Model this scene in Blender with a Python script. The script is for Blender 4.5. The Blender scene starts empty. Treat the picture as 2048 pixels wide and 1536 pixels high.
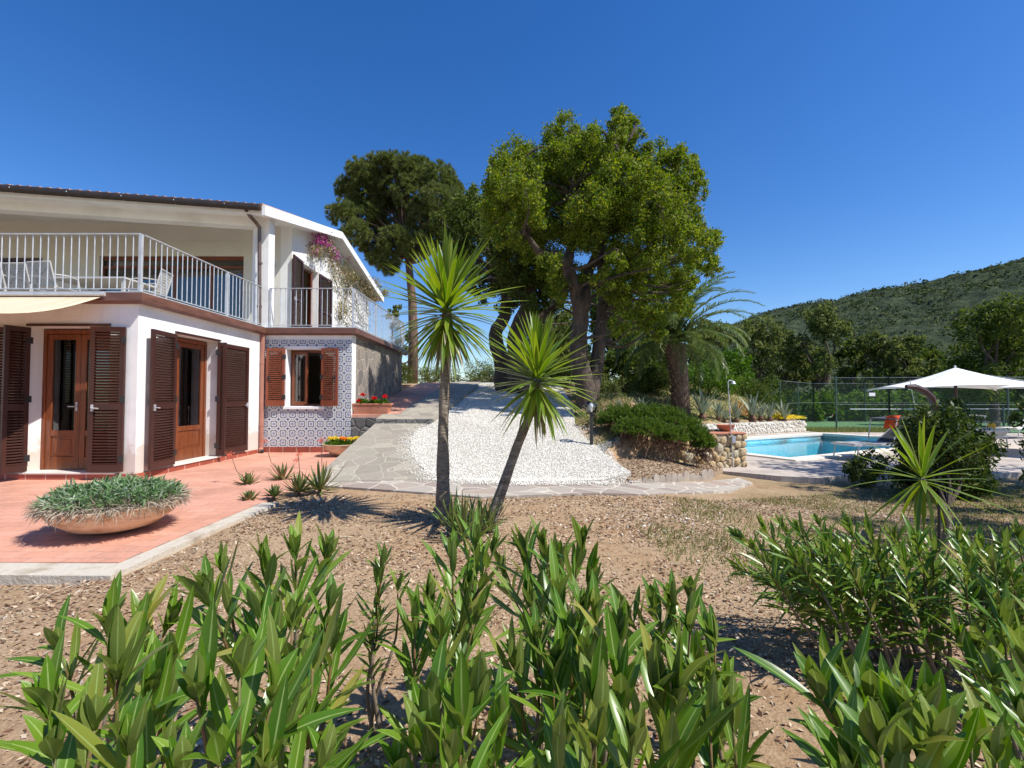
import bpy, bmesh, math, random
import numpy as np
from mathutils import Vector, noise
from mathutils.geometry import delaunay_2d_cdt
random.seed(7); rng = np.random.default_rng(11)
S = bpy.context.scene; COL = S.collection
PI = math.pi; R = math.radians
# ---------------------------------------------------------------- camera
F = 950.0; TP = 0.0295; PT = math.atan(TP); CZ = 1.25
cam = bpy.data.cameras.new('camera'); camo = bpy.data.objects.new('camera', cam); COL.objects.link(camo)
cam.sensor_width = 36; cam.lens = F/2048*36; cam.clip_start = 0.02; cam.clip_end = 6000
camo.location = (0, 0, CZ); camo.rotation_euler = (PI/2+PT, 0, 0); S.camera = camo
cp, sp = math.cos(PT), math.sin(PT)
def ray(px, py):
    x = (px-1024)/F; y = -(py-768)/F
    return np.array([x, cp-y*sp, sp+y*cp])
def atY(px, py, Y):
    d = ray(px, py); t = Y/d[1]; return np.array([0, 0, CZ])+d*t
def atX(px, py, X):
    d = ray(px, py); t = X/d[0]; return np.array([0, 0, CZ])+d*t
def onZ(px, py, z):
    d = ray(px, py); t = (z-CZ)/d[2]; return np.array([0, 0, CZ])+d*t
# ---------------------------------------------------------------- terrain
RY = [-50, 7.2, 10.5, 12, 14, 20, 28, 38, 60, 120, 3000]
RZ = [0, 0, .68, .93, 1.17, 1.80, 2.12, 2.1, .5, -5, -5]
UP = np.array([(-3, 6), (1.75, 7.25), (1.95, 8.9), (3.3, 9.75), (2.9, 15.4), (12.9, 20.95), (9, 30), (9, 60), (40, 90), (40, 2500), (-2500, 2500), (-2500, 6)], float)
U_ = np.array([.88, .475]); V_ = np.array([-.475, .88])
def inpoly(X, Y, P):
    X = np.asarray(X, float); Y = np.asarray(Y, float); r = np.zeros(X.shape, bool); n = len(P); j = n-1
    for i in range(n):
        xi, yi = P[i][0], P[i][1]; xj, yj = P[j][0], P[j][1]
        if yi != yj:
            r ^= ((yi > Y) != (yj > Y)) & (X < (xj-xi)*(Y-yi)/(yj-yi)+xi)
        j = i
    return r
def pdist(X, Y, P):
    d = np.full(np.shape(X), 1e9); n = len(P)
    for i in range(n):
        a = np.array(P[i][:2], float); b = np.array(P[(i+1) % n][:2], float); ab = b-a
        t = np.clip(((X-a[0])*ab[0]+(Y-a[1])*ab[1])/(ab@ab), 0, 1)
        d = np.minimum(d, np.hypot(X-a[0]-t*ab[0], Y-a[1]-t*ab[1]))
    return d
def sst(a, b, x):
    t = np.clip((x-a)/(b-a), 0, 1); return t*t*(3-2*t)
def H(X, Y):
    X = np.asarray(X, float); Y = np.asarray(Y, float)
    r = np.interp(Y, RY, RZ)
    s = (X-8.9)*V_[0]+(Y-18.6)*V_[1]
    lawn = np.minimum(.22+.33*np.maximum(s, 0), np.maximum(r, .2))
    r = r+.34*np.exp(-((X-3.1)/1.2)**2-((Y-12)/2.0)**2)*sst(1.5, 2.3, X)
    m = sst(2.5, 6, X)*sst(11, 13, Y); up = r*(1-m)+lawn*m
    lo = -.3*sst(.5, 5.5, X)*sst(3.5, 7.5, Y)-.12*sst(1, 5, X)*(1-sst(3.5, 7.5, Y))-4.5*sst(60, 200, Y)
    d = pdist(X, Y, UP); ins = inpoly(X, Y, UP); sd = np.where(ins, d, -d)
    w = sst(-.15, .2, sd)
    h = up*w+lo*(1-w)
    low = ((X < -3) & (Y < 11.08)) | ((X < -3.78) & (Y < 21))
    e = np.where(Y < 11.08, sst(-3.06, -3.0, X), 1.0)
    e = np.where((X < -3.78) & (Y < 21), 0.0, e)
    kb = ((X < -2.7) & (Y > 3.3) & (Y < 5.9) & (X > -3.3)) | ((X < -2.7) & (Y > 3.3) & (Y < 3.9))
    return h*e-.05*(1-e)-np.where(kb, .045, 0)*(e > .5)-np.where(kb, .03, 0)*(e <= .5)
def Hs(x, y): return float(H(np.array([x]), np.array([y]))[0])
def onH(px, py, off=0.0):
    d = ray(px, py); t = np.linspace(1, 60, 3000)
    z = CZ+d[2]*t; h = H(d[0]*t, d[1]*t)+off
    k = np.argmax(z <= h)
    return np.array([d[0]*t[k], d[1]*t[k], h[k]])
def vn(X, Y, sc, seed=0.0):
    return np.array([noise.noise((float(a)*sc, float(b)*sc, seed)) for a, b in zip(np.ravel(X), np.ravel(Y))]).reshape(np.shape(X))
# ---------------------------------------------------------------- materials
def _n(nt, t, **k):
    n = nt.nodes.new(t)
    for a, b in k.items():
        if a in n.inputs: n.inputs[a].default_value = b
        else: setattr(n, a, b)
    return n
def newmat(name):
    m = bpy.data.materials.new(name); m.use_nodes = True; nt = m.node_tree; nt.nodes.clear()
    o = nt.nodes.new('ShaderNodeOutputMaterial'); p = nt.nodes.new('ShaderNodeBsdfPrincipled')
    nt.links.new(p.outputs[0], o.inputs[0]); return m, nt, p, o
def c4(c): return (c[0], c[1], c[2], 1)
def ramp(nt, stops, fac=None, interp='LINEAR'):
    r = nt.nodes.new('ShaderNodeValToRGB'); e = r.color_ramp; e.interpolation = interp
    e.elements[0].position = stops[0][0]; e.elements[0].color = c4(stops[0][1])
    e.elements[1].position = stops[-1][0]; e.elements[1].color = c4(stops[-1][1])
    for p, c in stops[1:-1]:
        q = e.elements.new(p); q.color = c4(c)
    if fac is not None: nt.links.new(fac, r.inputs[0])
    return r
def mix(nt, fac, a, b, mode='MIX'):
    m = nt.nodes.new('ShaderNodeMix'); m.data_type = 'RGBA'; m.blend_type = mode
    for k, v in ((0, fac), (6, a), (7, b)):
        if hasattr(v, 'is_linked') or hasattr(v, 'links'): nt.links.new(v, m.inputs[k])
        elif k == 0: m.inputs[0].default_value = v
        else: m.inputs[k].default_value = c4(v)
    return m.outputs[2]
def obj_coord(nt, scale=(1, 1, 1)):
    g = nt.nodes.new('ShaderNodeNewGeometry'); m = nt.nodes.new('ShaderNodeMapping')
    m.inputs['Scale'].default_value = scale; nt.links.new(g.outputs['Position'], m.inputs[0]); return m.outputs[0]
def noi(nt, co, sc, det=6, rough=.6):
    n = _n(nt, 'ShaderNodeTexNoise', Scale=sc, Detail=det, Roughness=rough); nt.links.new(co, n.inputs[0]); return n.outputs[0]
def bump(nt, p, h, st, dist=.02):
    b = _n(nt, 'ShaderNodeBump', Strength=st, Distance=dist); nt.links.new(h, b.inputs['Height']); nt.links.new(b.outputs[0], p.inputs['Normal'])
def mnoise(name, c1, c2, sc=3, rough=.8, bsc=60, bst=.3, metal=0, c3=None, scale=(1, 1, 1), spec=.5, bd=.01):
    m, nt, p, o = newmat(name); co = obj_coord(nt, scale); n = noi(nt, co, sc)
    st = [(.3, c1), (.7, c2)] if c3 is None else [(.3, c1), (.5, c2), (.72, c3)]
    nt.links.new(ramp(nt, st, n).outputs[0], p.inputs['Base Color'])
    p.inputs['Roughness'].default_value = rough; p.inputs['Metallic'].default_value = metal; p.inputs['Specular IOR Level'].default_value = spec
    if bst: bump(nt, p, noi(nt, co, bsc, 3), bst, bd)
    return m
def mleaf(name, cols, back=None, rib=None, trans=.25, rough=.45, spec=.4, tcol=None, edge=None):
    m, nt, p, o = newmat(name); g = nt.nodes.new('ShaderNodeNewGeometry')
    k = len(cols); st = [(i/max(1, k-1), c) for i, c in enumerate(cols)]
    col = ramp(nt, st, g.outputs['Random Per Island']).outputs[0]
    if back: col = mix(nt, g.outputs['Backfacing'], col, back)
    if rib or edge:
        uv = nt.nodes.new('ShaderNodeUVMap'); sx = nt.nodes.new('ShaderNodeSeparateXYZ'); nt.links.new(uv.outputs[0], sx.inputs[0])
        a = _n(nt, 'ShaderNodeMath', operation='SUBTRACT'); a.inputs[1].default_value = .5; nt.links.new(sx.outputs[0], a.inputs[0])
        b = _n(nt, 'ShaderNodeMath', operation='ABSOLUTE'); nt.links.new(a.outputs[0], b.inputs[0])
        if rib:
            r = ramp(nt, [(0, (1, 1, 1)), (.035, (.6, .6, .6)), (.075, (0, 0, 0))], b.outputs[0]); col = mix(nt, r.outputs[0], col, rib)
            # side veins
            w = _n(nt, 'ShaderNodeMath', operation='MULTIPLY_ADD'); nt.links.new(b.outputs[0], w.inputs[0]); w.inputs[1].default_value = -14; 
            v2 = _n(nt, 'ShaderNodeMath', operation='MULTIPLY'); nt.links.new(sx.outputs[1], v2.inputs[0]); v2.inputs[1].default_value = 190; nt.links.new(v2.outputs[0], w.inputs[2])
            sn = _n(nt, 'ShaderNodeMath', operation='SINE'); nt.links.new(w.outputs[0], sn.inputs[0])
        if edge:
            r = ramp(nt, [(.40, (0, 0, 0)), (.46, (1, 1, 1))], b.outputs[0]); col = mix(nt, r.outputs[0], col, edge)
    nt.links.new(col, p.inputs['Base Color']); p.inputs['Roughness'].default_value = rough; p.inputs['Specular IOR Level'].default_value = spec
    t = nt.nodes.new('ShaderNodeBsdfTranslucent'); hs = _n(nt, 'ShaderNodeHueSaturation', Saturation=1.15, Value=1.5); nt.links.new(col, hs.inputs['Color']); nt.links.new(hs.outputs[0], t.inputs[0])
    ms = nt.nodes.new('ShaderNodeMixShader'); ms.inputs[0].default_value = trans
    nt.links.new(p.outputs[0], ms.inputs[1]); nt.links.new(t.outputs[0], ms.inputs[2]); nt.links.new(ms.outputs[0], o.inputs[0])
    return m
def mstone(name, cols, mortar, sc, mw=.03, rough=.85, dist=.35, scale=(1, 1, 1), bst=.6, bd=.03, fine=.5):
    m, nt, p, o = newmat(name); co = obj_coord(nt, scale)
    n = _n(nt, 'ShaderNodeTexNoise', Scale=sc*1.3, Detail=3); nt.links.new(co, n.inputs[0])
    ad = _n(nt, 'ShaderNodeMix', data_type='VECTOR'); ad.inputs[0].default_value = dist/sc*.5; nt.links.new(co, ad.inputs[4]); nt.links.new(n.outputs[1], ad.inputs[5])
    v1 = _n(nt, 'ShaderNodeTexVoronoi', Scale=sc); nt.links.new(ad.outputs[1], v1.inputs[0])
    v2 = _n(nt, 'ShaderNodeTexVoronoi', Scale=sc, feature='DISTANCE_TO_EDGE'); nt.links.new(ad.outputs[1], v2.inputs[0])
    sep = nt.nodes.new('ShaderNodeSeparateColor'); nt.links.new(v1.outputs['Color'], sep.inputs[0])
    k = len(cols); base = ramp(nt, [(i/max(1, k-1), c) for i, c in enumerate(cols)], sep.outputs[0]).outputs[0]
    nn = noi(nt, co, sc*9, 6, .7); base = mix(nt, fine, base, ramp(nt, [(.25, (.35, .35, .35)), (.75, (1.25, 1.2, 1.15))], nn).outputs[0], 'MULTIPLY')
    e = ramp(nt, [(mw*.5, (0, 0, 0)), (mw*1.3, (1, 1, 1))], v2.outputs['Distance'])
    nt.links.new(mix(nt, e.outputs[0], mortar, base), p.inputs['Base Color']); p.inputs['Roughness'].default_value = rough
    e2 = ramp(nt, [(0, (0, 0, 0)), (mw*3, (1, 1, 1))], v2.outputs['Distance'])
    hh = mix(nt, .25, e2.outputs[0], nn)
    bump(nt, p, hh, bst, bd); return m
M = {}
M['white'] = mnoise('white_render', (.68, .67, .64), (.82, .82, .80), 1.1, .9, 60, .35, c3=(.79, .785, .77))
def stain(m):
    nt = m.node_tree; p = nt.nodes['Principled BSDF']; lk = p.inputs['Base Color'].links[0]; src = lk.from_socket; co = obj_coord(nt); s = nt.nodes.new('ShaderNodeSeparateXYZ'); nt.links.new(co, s.inputs[0])
    n = noi(nt, co, 7, 5, .7); a = _n(nt, 'ShaderNodeMath', operation='MULTIPLY_ADD'); nt.links.new(n, a.inputs[0]); a.inputs[1].default_value = -.9; nt.links.new(s.outputs[2], a.inputs[2])
    r = ramp(nt, [(0, (.62, .62, .62)), (.12, (.15, .15, .15)), (.3, (0, 0, 0))], a.outputs[0]); a.use_clamp = False
    n2 = noi(nt, obj_coord(nt, (9, 9, .5)), 1.2, 5, .7); st = ramp(nt, [(.55, (0, 0, 0)), (.8, (.22, .22, .22))], n2)
    c = mix(nt, r.outputs[0], src, (.50, .38, .28)); c = mix(nt, st.outputs[0], c, (.50, .48, .42)); nt.links.new(c, p.inputs['Base Color'])
stain(M['white'])
M['cream'] = mnoise('cream_plaster', (.64, .61, .54), (.72, .69, .62), .8, .9, 60, .1)
M['brown'] = mnoise('brown_paint', (.042, .013, .009), (.055, .018, .012), 5, .42, 40, .08)
M['fascia'] = mnoise('copper_fascia', (.10, .045, .03), (.20, .09, .06), 3, .45, 20, .1, scale=(1, 1, 5))
M['pipe'] = mnoise('copper_pipe', (.13, .085, .07), (.22, .15, .12), 6, .35, 20, .1, metal=.5)
M['pipe2'] = mnoise('copper_pipe_red', (.30, .13, .09), (.38, .17, .12), 5, .5, 20, .1)
M['wood'] = mnoise('varnished_wood', (.11, .028, .010), (.25, .07, .022), 3, .32, 30, .12, scale=(9, 9, .8))
M['wood2'] = mnoise('red_wood', (.17, .042, .02), (.27, .07, .03), 3, .4, 30, .12, scale=(9, 9, .8))
M['galv'] = mnoise('galvanised', (.42, .43, .45), (.62, .64, .66), 9, .45, 30, .05, metal=.25)
M['dark'] = mnoise('dark_metal', (.018, .018, .02), (.03, .03, .03), 5, .4, 30, .05)
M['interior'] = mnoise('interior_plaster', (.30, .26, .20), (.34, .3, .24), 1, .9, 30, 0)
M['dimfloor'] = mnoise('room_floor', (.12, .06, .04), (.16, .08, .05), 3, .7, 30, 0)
M['marble'] = mnoise('pale_marble', (.62, .58, .52), (.78, .75, .70), 2, .4, 30, .05)
M['curtain'] = mnoise('curtain_cloth', (.3, .28, .24), (.5, .48, .42), 9, .9, 30, .1, scale=(4, 4, .3))
M['terra_pot'] = mnoise('terracotta_pot', (.42, .16, .09), (.52, .22, .13), 4, .75, 50, .2)
M['bowlclay'] = mnoise('weathered_clay', (.46, .27, .13), (.70, .55, .38), 4.5, .8, 50, .5, c3=(.60, .38, .20), scale=(1, 1, 3))
M['concrete'] = mnoise('concrete', (.34, .28, .20), (.52, .46, .37), 5, .9, 40, .8, c3=(.46, .43, .36))
M['bark'] = mnoise('oak_bark', (.035, .026, .02), (.13, .095, .07), 6, .95, 14, 1.0, scale=(1, 1, .35), bd=.06)
M['pinebark'] = mnoise('pine_bark', (.07, .04, .03), (.22, .13, .09), 7, .95, 12, 1.0, scale=(1, 1, .4), bd=.05)
M['stem'] = mnoise('oleander_stem', (.12, .085, .055), (.24, .19, .14), 14, .8, 60, .4)
M['tip'] = mnoise('oleander_tip', (.08, .12, .025), (.20, .08, .04), 14, .6, 60, .2)
M['twig'] = mnoise('dry_twig', (.08, .035, .022), (.20, .10, .06), 10, .9, 60, .3)
M['tileroof'] = mnoise('roof_tile', (.36, .16, .08), (.55, .32, .2), 4, .9, 30, .4)
M['parasol'] = mnoise('parasol_cloth', (.78, .78, .77), (.84, .84, .83), 2, .8, 50, .05)
M['alu'] = mnoise('aluminium', (.5, .5, .5), (.66, .66, .66), 5, .35, 30, .03, metal=.4)
M['mat_grey'] = mnoise('grey_mesh_cloth', (.35, .33, .31), (.48, .46, .43), 9, .8, 200, .2)
M['mat_dark'] = mnoise('dark_mesh_cloth', (.05, .05, .055), (.07, .07, .08), 9, .7, 200, .2)
M['mat_white'] = mnoise('white_mesh_cloth', (.66, .62, .56), (.74, .70, .64), 9, .8, 200, .2)
M['towel'] = mnoise('orange_towel', (.75, .08, .015), (.85, .13, .03), 9, .95, 120, .5)
M['yellow'] = mnoise('yellow_cloth', (.75, .42, .03), (.8, .5, .06), 9, .9, 50, .2)
M['lilac'] = mnoise('lilac_cloth', (.16, .11, .14), (.24, .17, .2), 9, .9, 50, .2)
M['greenpaint'] = mnoise('green_paint', (.03, .065, .055), (.05, .09, .075), 5, .5, 30, .05)
M['court'] = mnoise('court_green', (.05, .13, .045), (.09, .20, .07), 2, .9, 80, .2)
M['lawn'] = mnoise('lawn_soil', (.10, .12, .03), (.24, .2, .08), 1.4, .95, 60, .5, c3=(.30, .21, .11))
M['awning'] = mnoise('beige_awning', (.55, .43, .28), (.66, .54, .38), 2, .85, 60, .1, scale=(8, .3, 1))
M['chairpaint'] = mnoise('white_metal_paint', (.46, .45, .42), (.54, .52, .49), 6, .5, 30, .03)
M['blue'] = mnoise('blue_plastic', (.02, .06, .16), (.03, .09, .2), 5, .4, 30, 0)
def glassmat(name, tint, amt=.08, rough=.02):
    m, nt, p, o = newmat(name); nt.nodes.remove(p)
    t = nt.nodes.new('ShaderNodeBsdfTransparent'); t.inputs[0].default_value = c4(tint)
    g = nt.nodes.new('ShaderNodeBsdfGlossy'); g.inputs['Roughness'].default_value = rough
    f = nt.nodes.new('ShaderNodeFresnel'); f.inputs[0].default_value = 1.5
    a = _n(nt, 'ShaderNodeMath', operation='ADD'); a.inputs[1].default_value = amt; nt.links.new(f.outputs[0], a.inputs[0])
    s = nt.nodes.new('ShaderNodeMixShader'); nt.links.new(a.outputs[0], s.inputs[0]); nt.links.new(t.outputs[0], s.inputs[1]); nt.links.new(g.outputs[0], s.inputs[2]); nt.links.new(s.outputs[0], o.inputs[0])
    return m
M['glass'] = glassmat('window_glass', (.62, .66, .66), .07)
M['globe'] = glassmat('lamp_glass', (.9, .92, .92), .06)
# patterned blue and white tiles
def tilemat():
    m, nt, p, o = newmat('patterned_tiles'); T = .2145
    g = nt.nodes.new('ShaderNodeNewGeometry'); s = nt.nodes.new('ShaderNodeSeparateXYZ'); nt.links.new(g.outputs['Position'], s.inputs[0])
    def ma(op, a, b=None, c=None):
        n = _n(nt, 'ShaderNodeMath', operation=op)
        for i, v in enumerate((a, b, c)):
            if v is None: continue
            if isinstance(v, (int, float)): n.inputs[i].default_value = v
            else: nt.links.new(v, n.inputs[i])
        return n.outputs[0]
    def cell(v, off): return ma('SUBTRACT', ma('FRACT', ma('ADD', ma('DIVIDE', v, T), off)), .5)
    x = cell(s.outputs[0], 100.13); y = cell(s.outputs[2], 100.47)
    x2 = cell(s.outputs[0], 100.63); y2 = cell(s.outputs[2], 100.97)
    r = ma('SQRT', ma('ADD', ma('MULTIPLY', x, x), ma('MULTIPLY', y, y))); th = ma('ARCTAN2', y, x)
    r2 = ma('SQRT', ma('ADD', ma('MULTIPLY', x2, x2), ma('MULTIPLY', y2, y2)))
    def band(v, c, w): return ma('LESS_THAN', ma('ABSOLUTE', ma('SUBTRACT', v, c)), w)
    lobe = ma('MULTIPLY', ma('COSINE', ma('MULTIPLY', th, 4)), .035); rr = ma('ADD', r, lobe)
    ringg = band(rr, .33, .036)
    # scalloped diagonal bands between the medallions
    dd = ma('ADD', ma('ABSOLUTE', x), ma('ABSOLUTE', y)); wob = ma('MULTIPLY', ma('COSINE', ma('MULTIPLY', th, 12)), .02)
    ringd = band(ma('ADD', dd, wob), .56, .024)
    ring0 = ma('MULTIPLY', band(rr, .265, .012), 1)
    petal = ma('LESS_THAN', r, ma('ADD', .13, ma('MULTIPLY', ma('COSINE', ma('MULTIPLY', th, 8)), .075)))
    core = ma('LESS_THAN', r, .035); petal = ma('SUBTRACT', petal, core)
    dot = ma('LESS_THAN', r2, .105); dr = band(r2, .15, .014)
    leafy = ma('MULTIPLY', band(r2, .21, .025), ma('GREATER_THAN', ma('COSINE', ma('MULTIPLY', ma('ARCTAN2', y2, x2), 4)), .2))
    col = mix(nt, ringg, (.66, .67, .66), (.03, .055, .10)); col = mix(nt, ringd, col, (.035, .06, .10)); col = mix(nt, ring0, col, (.25, .3, .45))
    col = mix(nt, petal, col, (.05, .075, .26)); col = mix(nt, leafy, col, (.15, .21, .27)); col = mix(nt, dr, col, (.2, .25, .4)); col = mix(nt, dot, col, (.02, .03, .15))
    gx = ma('ABSOLUTE', cell(s.outputs[0], 100.63)); gy = ma('ABSOLUTE', cell(s.outputs[2], 100.97))
    grout = ma('LESS_THAN', ma('MINIMUM', ma('SUBTRACT', .5, gx), ma('SUBTRACT', .5, gy)), .008)
    col = mix(nt, ma('MULTIPLY', grout, .6), col, (.42, .42, .4)); nz = noi(nt, obj_coord(nt), 5, 3)
    col = mix(nt, .3, col, ramp(nt, [(.3, (.8, .8, .8)), (.7, (1, 1, 1))], nz).outputs[0], 'MULTIPLY')
    nt.links.new(col, p.inputs['Base Color']); p.inputs['Roughness'].default_value = .28; return m
M['tiles'] = tilemat()
def brickmat(name, c1, c2, mort, sc, bw, rh, rough=.7, off=.5, msize=.015, swap=False, big=True, rot=0):
    m, nt, p, o = newmat(name); co = obj_coord(nt)
    mp = nt.nodes.new('ShaderNodeMapping'); mp.inputs['Rotation'].default_value = (R(90), 0, 0) if swap else (0, 0, rot); nt.links.new(co, mp.inputs[0])
    b = _n(nt, 'ShaderNodeTexBrick', Scale=sc, Color1=c4(c1), Color2=c4(c2), Mortar=c4(mort)); b.offset = off
    b.inputs['Mortar Size'].default_value = msize; b.inputs['Brick Width'].default_value = bw; b.inputs['Row Height'].default_value = rh; b.inputs['Mortar Smooth'].default_value = .3
    nt.links.new(mp.outputs[0], b.inputs[0])
    n = noi(nt, co, .9, 6, .65); n2 = noi(nt, co, 22, 4, .7)
    col = mix(nt, .85, b.outputs[0], ramp(nt, [(.3, (.70, .70, .70)), (.5, (1., 1., 1.)), (.7, (1.14, 1.14, 1.16))], n).outputs[0], 'MULTIPLY')
    col = mix(nt, .5, col, ramp(nt, [(.3, (.7, .7, .7)), (.7, (1.15, 1.15, 1.15))], n2).outputs[0], 'MULTIPLY')
    nt.links.new(col, p.inputs['Base Color']); p.inputs['Roughness'].default_value = rough
    bump(nt, p, b.outputs[1], .25, -.004); return m
M['terrace'] = brickmat('terracotta_paving', (.56, .265, .175), (.64, .32, .22), (.40, .24, .18), 1, .30, .15, .75, msize=.007)
M['skirt'] = brickmat('skirting_tiles', (.30, .065, .04), (.36, .085, .05), (.55, .4, .32), 1, .31, .4, .5, off=0, msize=.008)
M['skirt'].node_tree.nodes
M['deckmat'] = brickmat('deck_paving', (.44, .37, .31), (.51, .44, .37), (.37, .31, .26), 1, .5, .16, .85, msize=.008, rot=R(-28.4))
M['coping'] = mnoise('pool_coping', (.62, .55, .46), (.72, .66, .57), 3, .8, 50, .2)
M['flag'] = mstone('flagstones', [(.27, .24, .19), (.36, .33, .26), (.31, .27, .22), (.40, .36, .28)], (.42, .375, .29), 3.3, .017, .85, .5, bst=.35, bd=.01, fine=.5)
M['flagpale'] = mstone('pale_flagstones', [(.36, .27, .21), (.40, .36, .30), (.30, .24, .20), (.44, .40, .34)], (.54, .48, .39), 2.8, .03, .85, .5, bst=.35, bd=.01, fine=.4)
M['stonewall'] = mstone('slate_cladding', [(.22, .18, .15), (.30, .26, .21), (.17, .15, .14), (.34, .29, .24)], (.42, .37, .31), 3.4, .022, .85, .6, bst=.5, bd=.02)
M['darkstone'] = mstone('grey_masonry', [(.10, .10, .095), (.17, .165, .155), (.22, .21, .19)], (.12, .115, .105), 4.2, .03, .9, .5, bst=.8, bd=.03)
M['mound'] = mstone('yellow_masonry', [(.44, .33, .18), (.56, .47, .33), (.38, .31, .22), (.58, .46, .27), (.50, .48, .40)], (.16, .12, .08), 5.2, .05, .9, .6, bst=1.0, bd=.06)
M['whitestone'] = mstone('pale_masonry', [(.58, .54, .46), (.68, .65, .58), (.50, .44, .36)], (.14, .12, .10), 3.6, .04, .9, .5, bst=.8, bd=.04)
M['edgestone'] = mnoise('edging_slate', (.26, .21, .17), (.42, .36, .29), 5, .9, 40, .5)
# ground: red earth, mulch, dry grass
def groundmat():
    m, nt, p, o = newmat('red_earth'); co = obj_coord(nt)
    n1 = noi(nt, co, .8, 5, .6); n2 = noi(nt, co, 9, 8, .7); n3 = noi(nt, co, 60, 6, .7)
    earth = ramp(nt, [(.3, (.23, .14, .075)), (.5, (.37, .235, .13)), (.7, (.48, .33, .20))], n2).outputs[0]
    mulch = ramp(nt, [(.35, (.17, .11, .06)), (.5, (.38, .26, .155)), (.66, (.58, .45, .31))], n3).outputs[0]
    c = mix(nt, ramp(nt, [(.36, (0, 0, 0)), (.56, (.9, .9, .9))], n1).outputs[0], earth, mulch)
    s = nt.nodes.new('ShaderNodeSeparateXYZ'); nt.links.new(co, s.inputs[0])
    a = _n(nt, 'ShaderNodeMapRange'); a.inputs['From Min'].default_value = 2.2; a.inputs['From Max'].default_value = 5.5; nt.links.new(s.outputs[0], a.inputs[0])
    gr = ramp(nt, [(.35, (.07, .075, .025)), (.6, (.20, .17, .08)), (.75, (.3, .24, .14))], n3).outputs[0]
    g2 = _n(nt, 'ShaderNodeMath', operation='MULTIPLY'); nt.links.new(a.outputs[0], g2.inputs[0]); nt.links.new(ramp(nt, [(.4, (.1, .1, .1)), (.6, (.8, .8, .8))], noi(nt, co, 1.7, 5, .7)).outputs[0], g2.inputs[1])
    c = mix(nt, g2.outputs[0], c, gr)
    nt.links.new(c, p.inputs['Base Color']); p.inputs['Roughness'].default_value = .95; p.inputs['Specular IOR Level'].default_value = .2
    hh = mix(nt, .5, n2, n3); bump(nt, p, hh, .9, .03); return m
M['ground'] = groundmat()
M['gravel'] = mstone('white_gravel', [(.50, .46, .39), (.66, .62, .55), (.56, .52, .45), (.74, .70, .63)], (.34, .30, .24), 60, .05, .9, .2, bst=.8, bd=.012, fine=.15)
def hillmat():
    m, nt, p, o = newmat('scrub_hillside'); co = obj_coord(nt); n1 = noi(nt, co, .012, 4, .6); n2 = noi(nt, co, .11, 8, .75); 
    c = ramp(nt, [(.36, (.022, .036, .016)), (.5, (.055, .075, .030)), (.64, (.12, .14, .06))], n2).outputs[0]
    c = mix(nt, ramp(nt, [(.55, (0, 0, 0)), (.75, (.5, .5, .5))], n1).outputs[0], c, (.16, .20, .07))
    c = mix(nt, .08, c, (.22, .29, .36))  # faint blue distance haze painted into the hillside colour
    nt.links.new(c, p.inputs['Base Color']); p.inputs['Roughness'].default_value = 1; p.inputs['Specular IOR Level'].default_value = 0; bump(nt, p, n2, 1, 9); return m
M['hill'] = hillmat()
def watermat():
    m, nt, p, o = newmat('pool_water'); nt.nodes.remove(p); co = obj_coord(nt, (1, 1.6, 1)); n = noi(nt, co, 3.2, 3, .55)
    t = nt.nodes.new('ShaderNodeBsdfTransparent'); t.inputs[0].default_value = (.50, .86, .95, 1)
    g = nt.nodes.new('ShaderNodeBsdfGlossy'); g.inputs['Roughness'].default_value = .03
    b = _n(nt, 'ShaderNodeBump', Strength=.25, Distance=.03); nt.links.new(n, b.inputs['Height']); nt.links.new(b.outputs[0], g.inputs['Normal'])
    f = nt.nodes.new('ShaderNodeFresnel'); f.inputs[0].default_value = 1.16; nt.links.new(b.outputs[0], f.inputs['Normal'])
    s = nt.nodes.new('ShaderNodeMixShader'); nt.links.new(f.outputs[0], s.inputs[0]); nt.links.new(t.outputs[0], s.inputs[1]); nt.links.new(g.outputs[0], s.inputs[2]); nt.links.new(s.outputs[0], o.inputs[0]); return m
M['water'] = watermat()
M['poolliner'] = mnoise('pool_liner', (.30, .74, .84), (.38, .82, .90), 2, .6, 3, .1)
# foliage
M['oak'] = mleaf('oak_leaves', [(.06, .105, .015), (.11, .165, .02), (.18, .24, .028), (.30, .29, .05)], trans=.42, rough=.62, spec=.2)
M['oak2'] = mleaf('dark_oak_leaves', [(.035, .06, .013), (.06, .095, .018), (.10, .135, .024), (.15, .165, .035)], trans=.32, rough=.65, spec=.15)
M['oak3'] = mleaf('grey_oak_leaves', [(.05, .075, .022), (.09, .12, .032), (.135, .16, .045), (.19, .19, .065)], trans=.36, rough=.65, spec=.15)
M['oak4'] = mleaf('bright_leaves', [(.045, .10, .012), (.08, .16, .018), (.13, .21, .025)], trans=.35, rough=.6, spec=.2)
M['pine'] = mleaf('pine_needles', [(.06, .085, .022), (.11, .14, .035), (.18, .20, .06)], trans=.36, rough=.6)
M['juniper'] = mleaf('juniper_needles', [(.05, .095, .016), (.09, .15, .022), (.15, .21, .04)], trans=.35, rough=.6, spec=.2)
M['laurel'] = mleaf('laurel_leaves', [(.022, .045, .009), (.05, .085, .015), (.15, .18, .04)], trans=.25, rough=.5, spec=.2)
M['ole'] = mleaf('oleander_leaves', [(.05, .125, .010), (.085, .18, .012), (.125, .225, .017), (.18, .28, .03), (.09, .18, .014), (.32, .29, .06)], back=(.17, .22, .048), rib=(.32, .42, .13), trans=.30, rough=.32, spec=.45)
M['ole2'] = mleaf('young_oleander_leaves', [(.07, .15, .02), (.10, .20, .03), (.15, .24, .05)], back=(.15, .17, .05), rib=(.3, .38, .14), trans=.3, rough=.3, spec=.55)
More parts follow.
